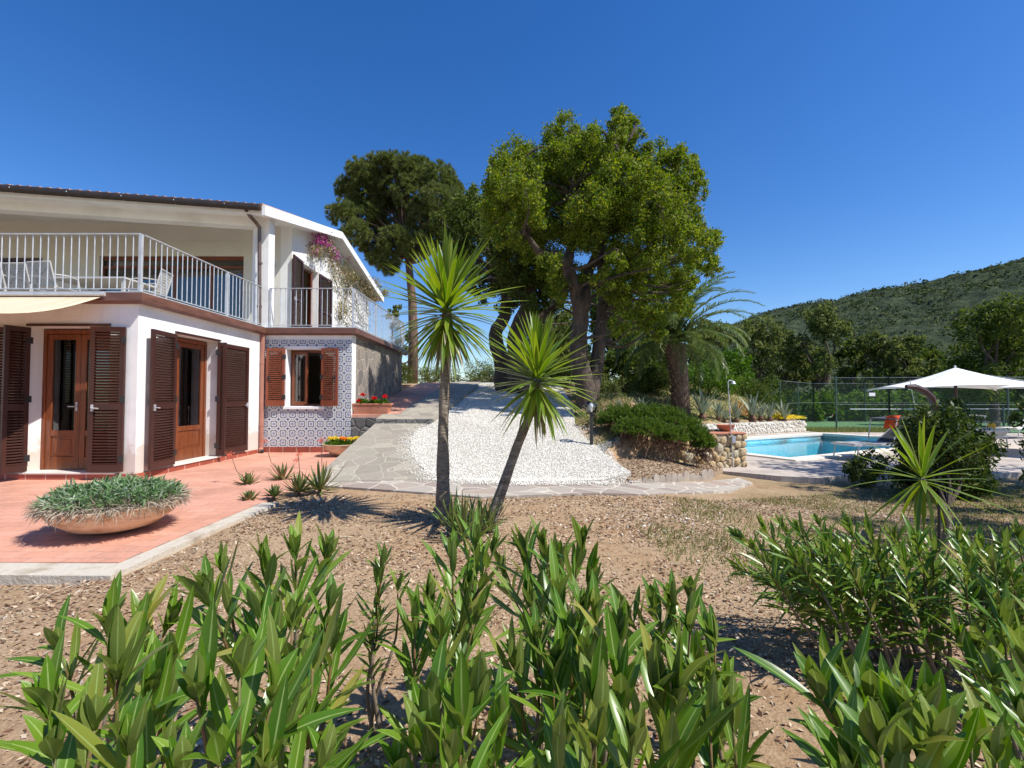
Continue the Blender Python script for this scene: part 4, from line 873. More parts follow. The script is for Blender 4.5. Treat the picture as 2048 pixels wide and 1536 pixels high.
Y1 = 5.07; b = onH(886, 1045); Y1 = b[1]
yucca([b-[0, 0, .05], atY(886, 960, Y1), atY(886, 860, Y1), atY(892, 730, Y1), atY(893, 618, Y1)], [.078, .074, .054, .045], .66, 185, 'taller yucca with a straight grey trunk in front of the white gravel', 26)
b = onH(972, 1062); Y2 = b[1]
yucca([b-[0, 0, .05], atY(1002, 985, Y2), atY(1035, 890, Y2), atY(1060, 830, Y2), atY(1075, 757, Y2)], [.062, .055, .045, .038], .58, 160, 'shorter yucca with a trunk leaning right over the gravel', 18, w=.047, el1=-58, hs_=.3)
b = onH(1886, 1092); Y3 = b[1]
t = yucca([b-[0, 0, .05], atY(1896, 1050, Y3), atY(1884, 1010, Y3), atY(1862, 985, Y3), atY(1845, 958, Y3)], [.034, .03, .027, .02], .62, 40, 'small sparse yucca with a bent reddish trunk in front of the dark bush', 0, w=.042, el1=-72, hs_=.12)
s_ = onH(1878, 1095); tag(MB().tube([s_-[0, 0, .1], atY(1878, 1005, s_[1])], .012, 6).build('support_stake', 'dark', origin=s_), 'thin dark stake beside the trunk of the small bent yucca', 'stake')
c = onH(930, 1075); c[0] += 0; t = thing('yucca_pup', c, 'clump of young yucca shoots at the foot of the two yucca trunks', 'plant')
for dx, dy, r, n in ((-.12, .1, .34, 20), (.12, .02, .38, 22), (.0, -.08, .40, 22), (.22, .12, .3, 16)): rosette('', c+[dx, dy, .02], r, n, '', '', 'ole2', W=.028, el0=88, el1=25, fold=.4, curve=-.02, par=t, ns=6)
# ---- oleanders
def shoot(base, tip, leafL, n, lo=.45, W=None, twist=None, flare=1.0, rad=.007):
    base = np.array(base, float); tip = np.array(tip, float); P = wig(base, tip, 7, .025); P[0] = base; P[-1] = tip
    Pn = np.array(P); Ls = np.linalg.norm(tip-base)
    n = int(n*.78); u = lo+(1-lo)*np.append(np.sort(rng.random(n-5))**.75, [.985, .99, 1, 1, 1]); k = np.arange(n); seg = u*(len(P)-1); i = np.minimum(seg.astype(int), len(P)-2); f = (seg-i)[:, None]
    B = Pn[i]*(1-f)+Pn[i+1]*f; ax = nrmz(tip-base); 
    az = (k//3)*1.05+(k % 3)*2.094+rng.normal(size=n)*.3; sd = nrmz(np.cross(ax, [.3, 1, .1])); sd2 = np.cross(ax, sd)
    top = (u-lo)/(1-lo); tilt = np.radians((64-46*top**1.5)*flare*np.where(top > .97, .6, 1)+rng.normal(size=n)*11)
    rad_ = sd*np.cos(az)[:, None]+sd2*np.sin(az)[:, None]; d = ax*np.cos(tilt)[:, None]+rad_*np.sin(tilt)[:, None]
    d[:, 2] += .22*(1-top)*flare; d += rng.normal(size=(n, 3))*.08
    L = 1.12*leafL*(.75+.4*rng.random(n))*np.where(top > .985, .62, 1)*(1+.12*rng.normal(size=n))*(.75+.35*np.sin(PI*np.clip(top, 0, 1)*.8+.3)); w = (W or .19)*.96*leafL*(.85+.3*rng.random(n))
    up = ax[None]*np.ones((n, 1))-rad_*.2
    return P, blades(B, d, up, L, w, 0.07+.20*rng.normal(size=n), .30, 8, lance), rad*(1+Ls*.6)
NOLE = 0
def oleander(label, shoots, mat='ole', group='oleanders in the foreground bed'):
    """shoots: (base_px, tip_px, tip_py, depth, leaf length, leaves)"""
    s0 = shoots[0]; b0 = None; LV = []; ST = []
    for s in shoots:
        bx, tx, ty, D, ll, nl = s[:6]; ex = s[6] if len(s) > 6 else {}
        ex = s[6] if len(s) > 6 else {}; tip = atY(tx, ty, D)-np.array([0, 0, ex.get('dn', .36)*ll]); bd = D+ex.get('dy', .05); X = (bx-1024)/F*bd; base = np.array([X, bd, Hs(X, bd)-.03])
        if b0 is None: b0 = base.copy()
        P, lv, r = shoot(base, tip, ll, nl, ex.get('lo', .42), ex.get('W'), flare=ex.get('flare', 1)); LV.append(lv); ST.append((P, list(np.linspace(r, r*.25, len(P)))))
    t = thing('oleander', b0, label, 'oleander', group)
    V_, F_, uv = join(LV); npmesh('foliage', V_, F_, mat, t, uv=uv, smooth=True); 
    for P, rs in ST: o = MB().tube(P[:6], rs[:6], 7).build('stem', 'stem', t, smooth=True); MB().tube(P[5:], rs[5:], 6).build('young_shoot', 'tip', o, smooth=True)
    return t
def cl(bx, tips, D, ll, nl, **ex): return [(bx+rng.normal()*12, tx, ty, D+dd, ll, nl, ex) for tx, ty, dd in tips]
oleander('oleander bush at the far left of the foreground, below the bowl planter', cl(200, [(120, 1265, .15), (215, 1215, .1), (285, 1200, .25), (335, 1225, .3)], 1.25, .15, 26, lo=.35)+cl(235, [(100, 1375, -.1), (235, 1300, -.1), (300, 1345, 0), (345, 1290, .1)], 1.0, .145, 26, lo=.35)+cl(200, [(110, 1450, -.15), (260, 1440, -.2), (190, 1400, -.1), (330, 1465, -.1)], .92, .14, 24, lo=.3))
oleander('oleander with several tall shoots, second from the left in the foreground', cl(560, [(415, 1150, 0), (450, 1110, .2), (530, 1100, .1), (590, 1075, .2), (655, 1085, .3)], 1.35, .16, 30, lo=.3)+cl(610, [(520, 1190, 0), (585, 1210, .1), (660, 1180, .2), (665, 1260, .1)], 1.15, .155, 28, lo=.3))
oleander('nearest oleander left of centre with the largest broad leaves', cl(460, [(395, 1330, -.0), (480, 1290, .0), (545, 1340, .05)], .82, .15, 24, lo=.3, W=.23)+cl(600, [(600, 1380, .1), (625, 1290, .15), (560, 1420, 0)], .9, .14, 24, lo=.3)+cl(450, [(440, 1460, -.05), (370, 1490, -.05), (530, 1500, -.05), (640, 1480, .05)], .75, .13, 20, lo=.3))
oleander('single thin oleander stem with small narrow leaves left of the yucca', cl(752, [(770, 1100, 0)], 1.75, .085, 80, lo=.35, flare=.85)+cl(752, [(755, 1190, .02), (795, 1160, .02)], 1.75, .08, 22, lo=.6))
oleander('tall oleander in front of the yucca trunks, left half of the central clump', cl(890, [(860, 1165, .1), (905, 1080, .2), (950, 1060, .3), (985, 1075, .3), (930, 1150, 0)], 1.5, .15, 32, lo=.3)+cl(860, [(830, 1215, 0), (880, 1235, 0), (950, 1210, .1)], 1.35, .14, 28, lo=.35))
oleander('oleander right of the yucca trunks with upright tips, back of the central clump', cl(1110, [(1050, 1070, .2), (1085, 1065, .3), (1120, 1095, .2), (1165, 1060, .1), (1160, 1190, -.1), (1010, 1120, .3)], 1.7, .16, 30, lo=.3)+cl(1100, [(1060, 1180, 0), (1115, 1160, 0), (1180, 1135, .1)], 1.45, .15, 28, lo=.3))
oleander('front oleander at bottom centre left with long bright upright leaves', cl(930, [(870, 1370, 0), (925, 1385, 0), (960, 1350, .05), (1000, 1420, .05)], .85, .155, 26, lo=.25, flare=.8)+cl(850, [(830, 1450, 0), (900, 1470, -.05), (800, 1500, 0)], .8, .13, 20, lo=.3))
oleander('oleander in the middle of the foreground between the central and right clumps', cl(1080, [(1075, 1250, .1), (1110, 1290, .0), (1140, 1250, .1), (1030, 1290, .1)], 1.15, .15, 30, lo=.3)+cl(1180, [(1195, 1200, .1), (1240, 1240, .0), (1170, 1290, 0)], 1.15, .16, 28, lo=.3))
oleander('front oleander at bottom centre right, large leaves cut by the frame', cl(1240, [(1190, 1350, 0), (1245, 1330, .05), (1310, 1330, .05), (1350, 1350, .05)], .85, .16, 26, lo=.25, flare=.8)+cl(1150, [(1120, 1440, 0), (1190, 1430, 0), (1260, 1440, 0)], .78, .13, 22, lo=.3, flare=.8))
oleander('upright oleander right of centre with bare mulch behind it', cl(1370, [(1310, 1190, .2), (1345, 1175, .25), (1380, 1170, .2), (1260, 1200, .2)], 1.5, .15, 28, lo=.3)+cl(1420, [(1380, 1225, .1), (1430, 1250, .05), (1400, 1310, 0), (1450, 1330, 0)], 1.2, .145, 26, lo=.3)+cl(1420, [(1420, 1420, -.1), (1465, 1400, -.1)], 1.05, .13, 22, lo=.3))
def thin(label, bases, seed=0):
    sh = []
    for bx, tips, D in bases: sh += cl(bx, tips, D, .115, 62, lo=.30, W=.16, flare=1.3, dn=.0); sh += cl(bx+25, [(x+18+rng.normal()*16, y+15+rng.random()*60, d+.15) for x, y, d in tips], D, .11, 56, lo=.30, W=.16, flare=1.35, dn=0)
    oleander(label, sh)
thin('bushy narrow-leaved oleander with leaning stems at the left of the far right row', [(1690, [(1480, 1075, .3), (1530, 1060, .2), (1565, 1050, .3), (1510, 1100, 0), (1560, 1120, .1)], 2.2), (1740, [(1600, 1065, .2), (1640, 1050, .2), (1590, 1120, 0), (1650, 1110, 0)], 2.1)])
thin('bushy narrow-leaved oleander in the middle of the far right row, below the small yucca', [(1800, [(1700, 1060, .2), (1740, 1070, .1), (1690, 1110, 0), (1760, 1105, .2), (1660, 1090, .1)], 2.1), (1850, [(1790, 1075, .2), (1830, 1085, .1), (1870, 1095, .1), (1810, 1130, 0)], 2.0)])
thin('narrow-leaved oleander at the right edge of the far right row', [(1960, [(1920, 1085, .2), (1965, 1095, .1), (2010, 1085, .1), (1940, 1125, 0)], 1.9), (2060, [(2035, 1075, .2), (2070, 1100, .1), (2020, 1150, 0), (2100, 1120, 0), (1990, 1140, 0)], 1.8)])
oleander('oleander at the right edge of the frame with leaves pointing left', cl(2030, [(1920, 1260, .1), (1965, 1270, .2), (2010, 1230, .1), (2040, 1270, .05), (1985, 1330, 0)], 1.3, .14, 30, lo=.35)+cl(2080, [(2060, 1300, 0), (2100, 1250, .1), (2050, 1400, -.1)], 1.15, .14, 28, lo=.35))
oleander('nearest oleander at bottom right with very broad glossy leaves', cl(1760, [(1640, 1340, .05), (1690, 1320, .1), (1740, 1350, .05)], .95, .155, 28, lo=.3, W=.21)+cl(1820, [(1800, 1390, 0), (1850, 1380, .05), (1760, 1440, -.05), (1880, 1430, 0)], .82, .15, 26, lo=.3, W=.22)+cl(1900, [(1940, 1440, .05), (1860, 1500, -.05), (1990, 1470, .05), (1700, 1490, 0)], .85, .14, 24, lo=.3, W=.2))
# ---- trees
def tree(name, base, blobs, label, cat='tree', mat='oak', per=1200, ls=.09, limbs=None, tr=.25, bark='bark', group=None, extra_tw=0, **kw):
    t = thing(name, base, label, cat, group); m = MB(); base = np.array(base, float)
    if limbs:
        for P, r0, r1 in limbs: 
            Q = []
            for a, b in zip(P[:-1], P[1:]):
                for j in range(4): Q.append(np.array(a)+(np.array(b)-np.array(a))*j/4)
            Q.append(np.array(P[-1])); Q = [Q[0]]+[(Q[i-1]+Q[i]+Q[i+1])/3+rng.normal(size=3)*.02*r0/.2 for i in range(1, len(Q)-1)]+[Q[-1]]
            m.tube(Q, list(np.linspace(r0, r1, len(Q))), 9)
        hub = [np.array(p) for P, a, b in limbs for p in P[1:]]
    else:
        c = np.mean([b[:3] for b in blobs], 0); zl = min(b[2]-b[3] for b in blobs); fork = base+(c-base)*.45; m.tube(wig(base-[0, 0, .3], fork, 6, .06), list(np.linspace(tr, tr*.7, 7)), 9); hub = [fork]
    for b in blobs:
        p = np.array(b[:3]); h = min(hub, key=lambda q: np.linalg.norm(q-p)+(2 if q[2] > p[2]+.3 else 0)); m.tube(wig(h, p, 6, .10), list(np.linspace(tr*.42, tr*.07, 7)), 6)
        for _ in range(extra_tw): m.tube(wig(p+rv(1)[0]*.1, p+rv(1)[0]*b[3]*.9, 3, .1), [tr*.10, tr*.07, tr*.05, tr*.02], 4)
    m.build('trunk', bark, t, smooth=True)
    Vq, Fq = blobleaves(blobs, per, ls, **kw); npmesh('crown', Vq, Fq, mat, t); return t
def zb(L, D, dj=1.2, k=1, ox=640, oy=200, s=2.381, back=.9):
    out = []
    for x, y, r in L:
        for i in range(k):
            d = D+rng.uniform(-dj, dj)+(back if i else 0); p = atY(ox+x/s, oy+y/s, d); out.append((p[0]+(rng.normal()*.2 if i else 0), p[1], p[2]-(.15 if i else 0), r*1.1/s/F*d))
    return out
def zp(x, y, D): return atY(640+x/2.381, 200+y/2.381, D)
OD = 12.3
ob = [(1170, 150, 78), (1235, 170, 70), (1430, 95, 52), (1410, 150, 60), (1470, 120, 45), (1300, 230, 85), (1480, 225, 70), (930, 300, 90), (870, 330, 60), (1060, 300, 90), (1150, 240, 80), (1540, 290, 75), (1620, 300, 80), (1710, 310, 75), (1780, 320, 50), (870, 420, 80), (980, 420, 105), (1120, 380, 115), (1240, 350, 95), (1350, 350, 100), (1450, 400, 110), (1560, 420, 100), (1680, 420, 90), (1780, 410, 50), (850, 540, 90), (980, 560, 110), (1110, 520, 115), (1260, 470, 110), (1390, 500, 100), (1500, 530, 100), (1620, 540, 105), (1730, 500, 70), (1730, 590, 55), (1650, 660, 95), (1770, 670, 85), (1840, 640, 45), (1850, 770, 42), (1800, 770, 60), (1690, 780, 85), (1560, 700, 90), (1460, 650, 90), (1120, 650, 90), (1270, 620, 85), (990, 680, 90), (1560, 850, 65), (1660, 880, 70), (1400, 760, 60), (1740, 850, 45), (1280, 540, 90), (1180, 290, 90), (1380, 260, 80), (1500, 960, 65), (1590, 1000, 65), (1690, 960, 55), (1420, 1060, 50), (1330, 870, 55), (1210, 820, 60), (1100, 780, 60), (1600, 1080, 45), (1520, 800, 80), (1420, 880, 60), (1150, 900, 55), (1760, 880, 40)]
base = onH(1172, 806); base[1] = OD; base = np.array([atY(1175, 800, OD)[0], OD, Hs(atY(1175, 800, OD)[0], OD)])
tb_ = lambda x, y, dd=0: zp(x, y, OD+dd)
limbs = [([base-[0, 0, .3], base+[0, 0, .2], tb_(1225, 1150), tb_(1245, 1000), tb_(1225, 900), tb_(1180, 790, -.3)], .30, .14), ([tb_(1245, 1000), tb_(1265, 900, .2), tb_(1290, 780, .3), tb_(1380, 620, .4)], .2, .10), ([tb_(1180, 790, -.3), tb_(1130, 740, -.5), tb_(1050, 735, -.6), tb_(990, 640, -.7)], .15, .06), ([base+[.1, 0, .1], tb_(1330, 1150, .3), tb_(1345, 1000, .5), tb_(1360, 900, .6), tb_(1450, 800, .4), tb_(1560, 720, .2)], .2, .08), ([tb_(1360, 900, .6), tb_(1330, 700, .7), tb_(1340, 500, .8), tb_(1420, 260, .6)], .15, .05), ([tb_(1180, 790, -.3), tb_(1210, 640, 0), tb_(1200, 450, .2), tb_(1180, 250, .2)], .13, .05), ([tb_(1560, 720, .2), tb_(1640, 560, .1), tb_(1720, 400, 0)], .08, .03)]
tree('cork_oak', base, zb(ob, OD, 2.0, 2)+zb([(880, 520, 80), (860, 400, 70), (960, 480, 90), (900, 640, 70), (1000, 620, 80)], OD-1.2, .6, 1), 'large light-green cork oak with forked trunk at the centre, tallest tree in view', mat='oak', per=9500, ls=.066, limbs=limbs, tr=.12, extra_tw=3, nsub=30)
lo = [(650, 570, 65), (660, 650, 65), (745, 470, 60), (700, 540, 75), (770, 520, 70), (720, 630, 75), (800, 620, 85), (880, 650, 85), (690, 700, 45), (790, 730, 75), (900, 760, 90), (990, 800, 85), (1080, 790, 75), (850, 850, 70), (950, 880, 75), (1050, 880, 80), (1120, 850, 60), (900, 960, 45), (1010, 960, 55), (1110, 950, 50), (1400, 850, 50), (1480, 900, 50), (1200, 1080, 50), (1420, 1000, 55)]
D2 = 17.0; b2 = np.array([zp(880, 1340, D2)[0], D2, Hs(zp(880, 1340, D2)[0], D2)])
tree('cork_oak', b2, zb(lo[:15]+[(650, 760, 45), (710, 830, 55), (780, 900, 55), (690, 720, 55)]+lo[17:18], D2, 1.2, 2), 'darker cork oak with a crooked leaning trunk left of the large oak', mat='oak2', per=3200, ls=.095, limbs=[([b2-[0, 0, .3], zp(865, 1230, D2), zp(830, 1120, D2), zp(890, 1000, D2), zp(880, 860, D2)], .34, .16)], tr=.14, extra_tw=2)
b3 = np.array([zp(950, 1340, D2-1)[0], D2-1, Hs(zp(950, 1340, D2-1)[0], D2-1)])
tree('cork_oak', b3, zb(lo[10:13]+lo[14:17]+lo[18:21]+lo[22:], D2-1, 1.2, 2), 'dark cork oak whose thick trunk stands just right of the crooked one', mat='oak2', per=3200, ls=.095, limbs=[([b3-[0, 0, .3], zp(940, 1220, D2-1), zp(930, 1120, D2-1), zp(1000, 980, D2-1), zp(1010, 860, D2-1)], .40, .18), ([zp(930, 1120, D2-1), zp(1040, 1050, D2-1), zp(1150, 960, D2-1), zp(1180, 880, D2-1)], .18, .1)], tr=.14, extra_tw=2)
# pine
PD = 27.0; pb = [(200, 350, 70), (290, 320, 70), (380, 330, 80), (470, 350, 80), (560, 370, 75), (620, 430, 55), (130, 430, 60), (220, 440, 100), (340, 430, 105), (460, 450, 105), (570, 480, 85), (120, 540, 60), (220, 560, 95), (340, 560, 100), (460, 570, 100), (580, 590, 80), (640, 520, 50), (180, 640, 65), (260, 700, 75), (360, 680, 85), (450, 700, 75), (330, 790, 50), (270, 750, 50), (560, 670, 65), (640, 620, 60), (320, 290, 35), (160, 330, 35)]
pX = zp(440, 1330, PD)[0]; b = np.array([pX, PD, Hs(pX, PD)]); cc = [(a, b_, c_, r*.88) for a, b_, c_, r in zb(pb, PD, 1.6, 2)]
t = thing('stone_pine', b, 'tall dark pine with a rounded crown behind the house', 'tree'); m = MB(); m.tube([b-[0, 0, .5], zp(445, 1150, PD), zp(440, 960, PD), zp(425, 800, PD), zp(400, 640, PD)], [.32, .27, .24, .2, .12], 10)
for q in cc:
    h = zp(425, 790-rng.random()*120, PD); m.tube(wig(h, np.array(q[:3]), 5, .08), [.08, .06, .05, .035, .025, .015], 5)
m.build('trunk', 'pinebark', t, smooth=True)
C = []; A = []
for (x, y, z, r) in cc:   # needle tufts on the surface of every lobe
    k = int(130*r*r)+30; dd = rv(k); dd[:, 2] = dd[:, 2]*.8+.15; tc = np.array([x, y, z])+dd*r*(.55+.5*rng.random((k, 1)))
    n = 34; ax = nrmz(dd+[0, 0, .5]); nd = nrmz(ax[:, None, :]+rng.normal(size=(k, n, 3))*.55); C.append((tc[:, None, :]+nd*.13).reshape(-1, 3)); A.append(nd.reshape(-1, 3))
C = np.concatenate(C); A = np.concatenate(A); Vq, Fq = quads(C, A, rv(len(C)), np.full(len(C), .28), np.full(len(C), .026)); npmesh('crown', Vq, Fq, 'pine', t)
# date palm
PX, PY = zp(1715, 1300, 19)[0], 19.0; bp = np.array([PX, PY, Hs(PX, PY)]); top = zp(1690, 1165, PY); t = thing('date_palm', bp, 'stout date palm with arching fronds right of the large oak', 'palm')
m = MB(); hh = top[2]-bp[2]; m.tube([bp-[0, 0, .2], bp+[0, 0, .15], bp+[-.02, 0, hh*.5], top], [.42, .36, .33, .42], 14)
for k in range(170):
    a = k*2.39996; z = bp[2]+hh*(k+1)/170; r = .35+.07*(z > top[2]-.4); c = np.array([PX+(top[0]-PX)*(z-bp[2])/hh, PY, z]); o = np.array([math.cos(a), math.sin(a), 0]); m.add([c+o*r*.9+np.array([-o[1], o[0], 0])*.075, c+o*r*.9-np.array([-o[1], o[0], 0])*.075, c+o*(r+.09)+[0, 0, .10], c+o*r*.9+[0, 0, -.07]], [(0, 1, 2), (1, 3, 2), (3, 0, 2), (0, 3, 1)])
m.build('trunk', 'pinebark', t)
B = []; Dr = []; Lf = []; Up = []; rm = MB(); NF = 54
for k in range(NF):
    u = k/NF; az = k*2.39996; el = R(84-84*u+rng.normal()*5); L = 3.5*(.8+.3*math.sin(PI*min(1, u+.2))); n = 13; P = [top+[0, 0, .1]]; dz = math.sin(el); dh = math.cos(el); h = np.array([math.cos(az), math.sin(az), 0]); e = el
    for i in range(n): P.append(P[-1]+(h*math.cos(e)+np.array([0, 0, math.sin(e)]))*L/n); e -= R(2.4+3.5*u+i*.6)
    rm.tube(P, list(np.linspace(.03, .006, n+1)), 4); Pn = np.array(P)
    for sgn in (-1, 1):
        q = np.linspace(1.2, n-.05, 52); i = np.minimum(q.astype(int), n-1); f = (q-i)[:, None]; c = Pn[i]*(1-f)+Pn[i+1]*f; tg = nrmz(Pn[i+1]-Pn[i]); sd = np.cross([0, 0, 1.], h)*sgn
        B.append(c); dd = tg*.75+sd*1.0+rng.normal(size=c.shape)*.13; dd[:, 2] += .25 if u < .5 else -.1; Dr.append(dd); Lf.append(.46*np.sin(PI*np.clip((q/n)*.85+.12, 0, 1))**.6); Up.append(np.tile([0, 0, 1.], (len(c), 1)))
rm.build('frond_ribs', 'palm', t); Vq, Fq, uv = blades(np.concatenate(B), np.concatenate(Dr), np.concatenate(Up), np.concatenate(Lf), .042, .15, .4, 2, lambda s: np.array([.8, 1, .05])); npmesh('fronds', Vq, Fq, 'palm', t, uv=uv)
# background trees
def bgtree(px, topy, wpx, D, label, mat='oak3', lowy=None, ls=None, per=None, name='oak_tree', nb=9, skew=0, bot=.42):
    X = atY(px, 800, D)[0]; g_ = Hs(X, D); b = np.array([X, D, g_]); zt = atY(px, topy, D)[2]; W_ = wpx/F*D/2; hgt = zt-g_; bl = []
    for i in range(nb):
        a = rng.random()*2*PI; v = (i+.5)/nb; z = g_+hgt*(bot+(1-bot)*v)-.25*W_; k = math.sqrt(max(.05, 1-((v-.35)/.75)**2)); rr = W_*.75*k*rng.random()**.5; r = W_*(.30+.16*rng.random())
        bl.append((X+rr*math.cos(a)+skew*v, D+rr*math.sin(a), min(z, zt-r*.85), r))
    bl.append((X+skew, D, zt-W_*.36, W_*.34))
    return tree(name, b, bl, label, mat=mat, per=per or 1300/max(1, (D/25))**1.2, ls=ls or .0068*D, tr=.10+.05*W_, group='trees behind the garden', nsub=24, extra_tw=1)
BG = [(1245, 690, 150, 24, 'dark tree in the shade just right of the large oak trunk', 'oak2'), (1215, 560, 200, 28, 'tall dark tree filling the gap behind the large oak', 'oak2'), (1330, 600, 170, 30, 'dark tree behind the date palm crown', 'oak2'), (1420, 640, 130, 31, 'dark tree between the date palm and the fence corner', 'oak3'),
      (1505, 640, 130, 31, 'grey-green oak above the left corner of the tennis fence', 'oak3'), (1570, 655, 100, 33, 'smaller oak second from the left behind the tennis fence', 'oak3'), (1640, 618, 135, 30, 'tallest grey-green oak behind the left half of the tennis fence', 'oak3'), (1705, 678, 100, 34, 'low rounded oak right of the tallest one behind the fence', 'oak2'),
      (1755, 664, 100, 32, 'oak directly above the white court sign', 'oak3'), (1815, 668, 110, 31, 'oak behind the top of the white parasol', 'oak3'), (1870, 690, 90, 35, 'dark low oak just right of the parasol peak', 'oak2'), (1985, 600, 215, 24, 'big broad oak at the right edge behind the parasol', 'oak2'), (2075, 640, 150, 27, 'oak cut by the right edge of the frame', 'oak2'), (1925, 715, 110, 30, 'low shady oak between the parasol and the big right oak', 'oak2'),
      (1460, 700, 120, 26, 'bright green leafy shrub tree under the palm fronds', 'oak4'), (1110, 640, 150, 25, 'shady tree filling the view behind the big oak trunk', 'oak2'),
      (1290, 730, 110, 22, 'low dark bush tree left of the date palm trunk', 'oak2')]
for a in BG: bgtree(*a)
bgtree(1110, 610, 190, 20, 'dark low-branched tree directly behind the big oak trunks', 'oak3', bot=.12, nb=14)
for px, ty, wd, D, lb in ((795, 610, 70, 34, 'small leafy tree behind the end of the terrace railing'), (760, 690, 60, 38, 'low bushy tree behind the house, left of the pine trunk'), (1010, 690, 60, 40, 'small distant tree between the two dark oak trunks')): bgtree(px, ty, wd, D, lb, 'oak3', nb=6, bot=.15)
# oak standing to the right, outside the picture: it shades the bed and the deck
tree('cork_oak', (12.2, 7.4, -.3), [(12.2+dx, 7.2+dy, 5.0+dz, r) for dx, dy, dz, r in ((0, 0, 0, 1.3), (1.4, .4, .3, 1.2), (-1, .8, .1, 1.1), (.2, -1.1, .3, 1.1), (-.9, -.7, .6, 1.0), (.6, 1.2, .8, 1.2), (2.2, -.6, .2, 1.), (-1.6, -.1, -.3, .9), (-1.7, .1, 1.2, .9), (-1.2, .9, 1.5, .9), (-1.7, -.9, 1.5, .8))], 'cork oak beyond the right edge of the garden shading the dark bush', mat='oak2', per=900, ls=.14, tr=.2)
tree('cork_oak', (8.3, 3.6, -.2), [(8.3+dx, 3.6+dy, 4.3+dz, r) for dx, dy, dz, r in ((0, 0, 0, .9), (.9, .2, .3, .8), (-.7, .1, .1, .7), (.2, -.7, .3, .8))], 'small cork oak beyond the right edge shading the strip of dry grass', mat='oak2', per=1200, ls=.12, tr=.12)
# shrub masses under the trees
def shrub(px, py, wpx, hpx, D, label, mat='oak2', n=None, ls=.08, name='shrub', nb=7, per=1300, gr=None, kind=None):
    X = atY(px, py, D)[0]; g_ = Hs(X, D); zt = atY(px, py-hpx, D)[2]; Wm = wpx/F*D/2; Hm = max(.3, zt-g_); bl = []
    for i in range(nb):
        x = X+(2*(i+.5)/nb-1)*Wm*.8; r = min(Hm*.5, Wm*.6)*(.8+.35*rng.random()); bl.append((x, D+rng.normal()*.3, g_+rng.uniform(r*.5, max(r*.6, Hm-r)), r))
        if Hm > 2*r: bl.append((x, D+rng.normal()*.3, zt-r, r))
    return tree(name, (X, D, g_), bl, label, 'shrub', mat=mat, per=per, ls=ls, tr=.07, group=gr)
for a in ((1240, 810, 130, 60, 20, 'dark shrub behind the bank left of the date palm', 'oak2'), (1310, 812, 70, 70, 21.5, 'mid green bush just left of the date palm trunk', 'oak3'), (1420, 800, 90, 75, 22.5, 'bright green bush right of the date palm trunk', 'oak4'), (1500, 815, 90, 60, 25, 'dark shrub between the bright bush and the fence', 'oak2'), (1210, 790, 60, 40, 17, 'grey-green bush at the foot of the large oak', 'oak3'), (940, 772, 260, 30, 30, 'low green hedge line at the crest of the drive', 'oak3'), (980, 770, 110, 50, 33, 'taller dark shrub at the crest between yucca and oak trunks', 'oak2'), (870, 770, 90, 40, 33, 'green shrub at the crest left of the tall yucca trunk', 'oak3'), (1080, 775, 130, 70, 31, 'dark shrub mass behind the big oak trunk', 'oak2'), (790, 768, 70, 45, 26, 'dark bush where the walk ends behind the house', 'oak3')): shrub(*a)
# hedge behind court
hz = -.2; hp = [(x, 29.6+.15*math.sin(x)) for x in np.arange(15.6, 42, .75)]
t = thing('hedge', (20, 29.6, -.2), 'long clipped dark green hedge behind the tennis fence', 'hedge')
bl = [(x, y, z, .72) for x, y in hp for z in (.25, .95)]; Vq, Fq = blobleaves(bl, 1500, .20, nsub=26, aspect=.45); npmesh('foliage', Vq, Fq, 'oak4', t)
m = MB(); [m.tube([(x, y, -.3), (x+.1, y, .6)], .05, 5) for x, y in hp]; m.build('stems', 'bark', t)
# laurel bushes at right
t_l = []
def bush(name, blobs, label, mat='laurel', per=8500, ls=.085, asp=.34, base=None):
    b = base if base is not None else (blobs[0][0], blobs[0][1], Hs(blobs[0][0], blobs[0][1])); t = thing(name, b, label, 'bush'); m = MB()
    for q in blobs: m.tube(wig(np.array(b, float), np.array(q[:3]), 4, .08), [.02, .015, .012, .009, .005], 5)
    m.build('stems', 'bark', t); Vq, Fq = blobleaves(blobs, per, ls, aspect=asp, sub=.35, nsub=40, upb=.8); npmesh('foliage', Vq, Fq, mat, t); return t
LD = 7.4; P_ = lambda px, py, D, r: tuple(atY(px, py, D))+(r/F*D,)
bush('laurel_bush', [P_(x*.9+189, y, LD+rng.uniform(-.35, .35), r*.82) for x, y, r in ((1865, 850, 58), (1830, 880, 48), (1920, 855, 50), (1955, 900, 48), (1885, 920, 70), (1835, 950, 48), (1930, 960, 50), (1840, 920, 60), (1930, 930, 60), (1870, 890, 60), (1910, 880, 60), (1860, 960, 60), (1880, 985, 55), (1900, 830, 35))], 'large dark glossy laurel bush right of the pool lounger', base=onH(1895, 1012))
bush('laurel_bush', [P_(x, y, 8.4, r) for x, y, r in ((1725, 935, 30), (1745, 925, 26), (1735, 955, 28))], 'small dark bush at the foot of the lounger on the deck edge', base=onH(1735, 968))
bush('laurel_bush', [P_(x, y, 6.2, r) for x, y, r in ((2075, 850, 34), (2095, 900, 40), (2078, 820, 28), (2085, 950, 34))], 'dark bush cut by the right edge of the frame', base=onH(2062, 1010))
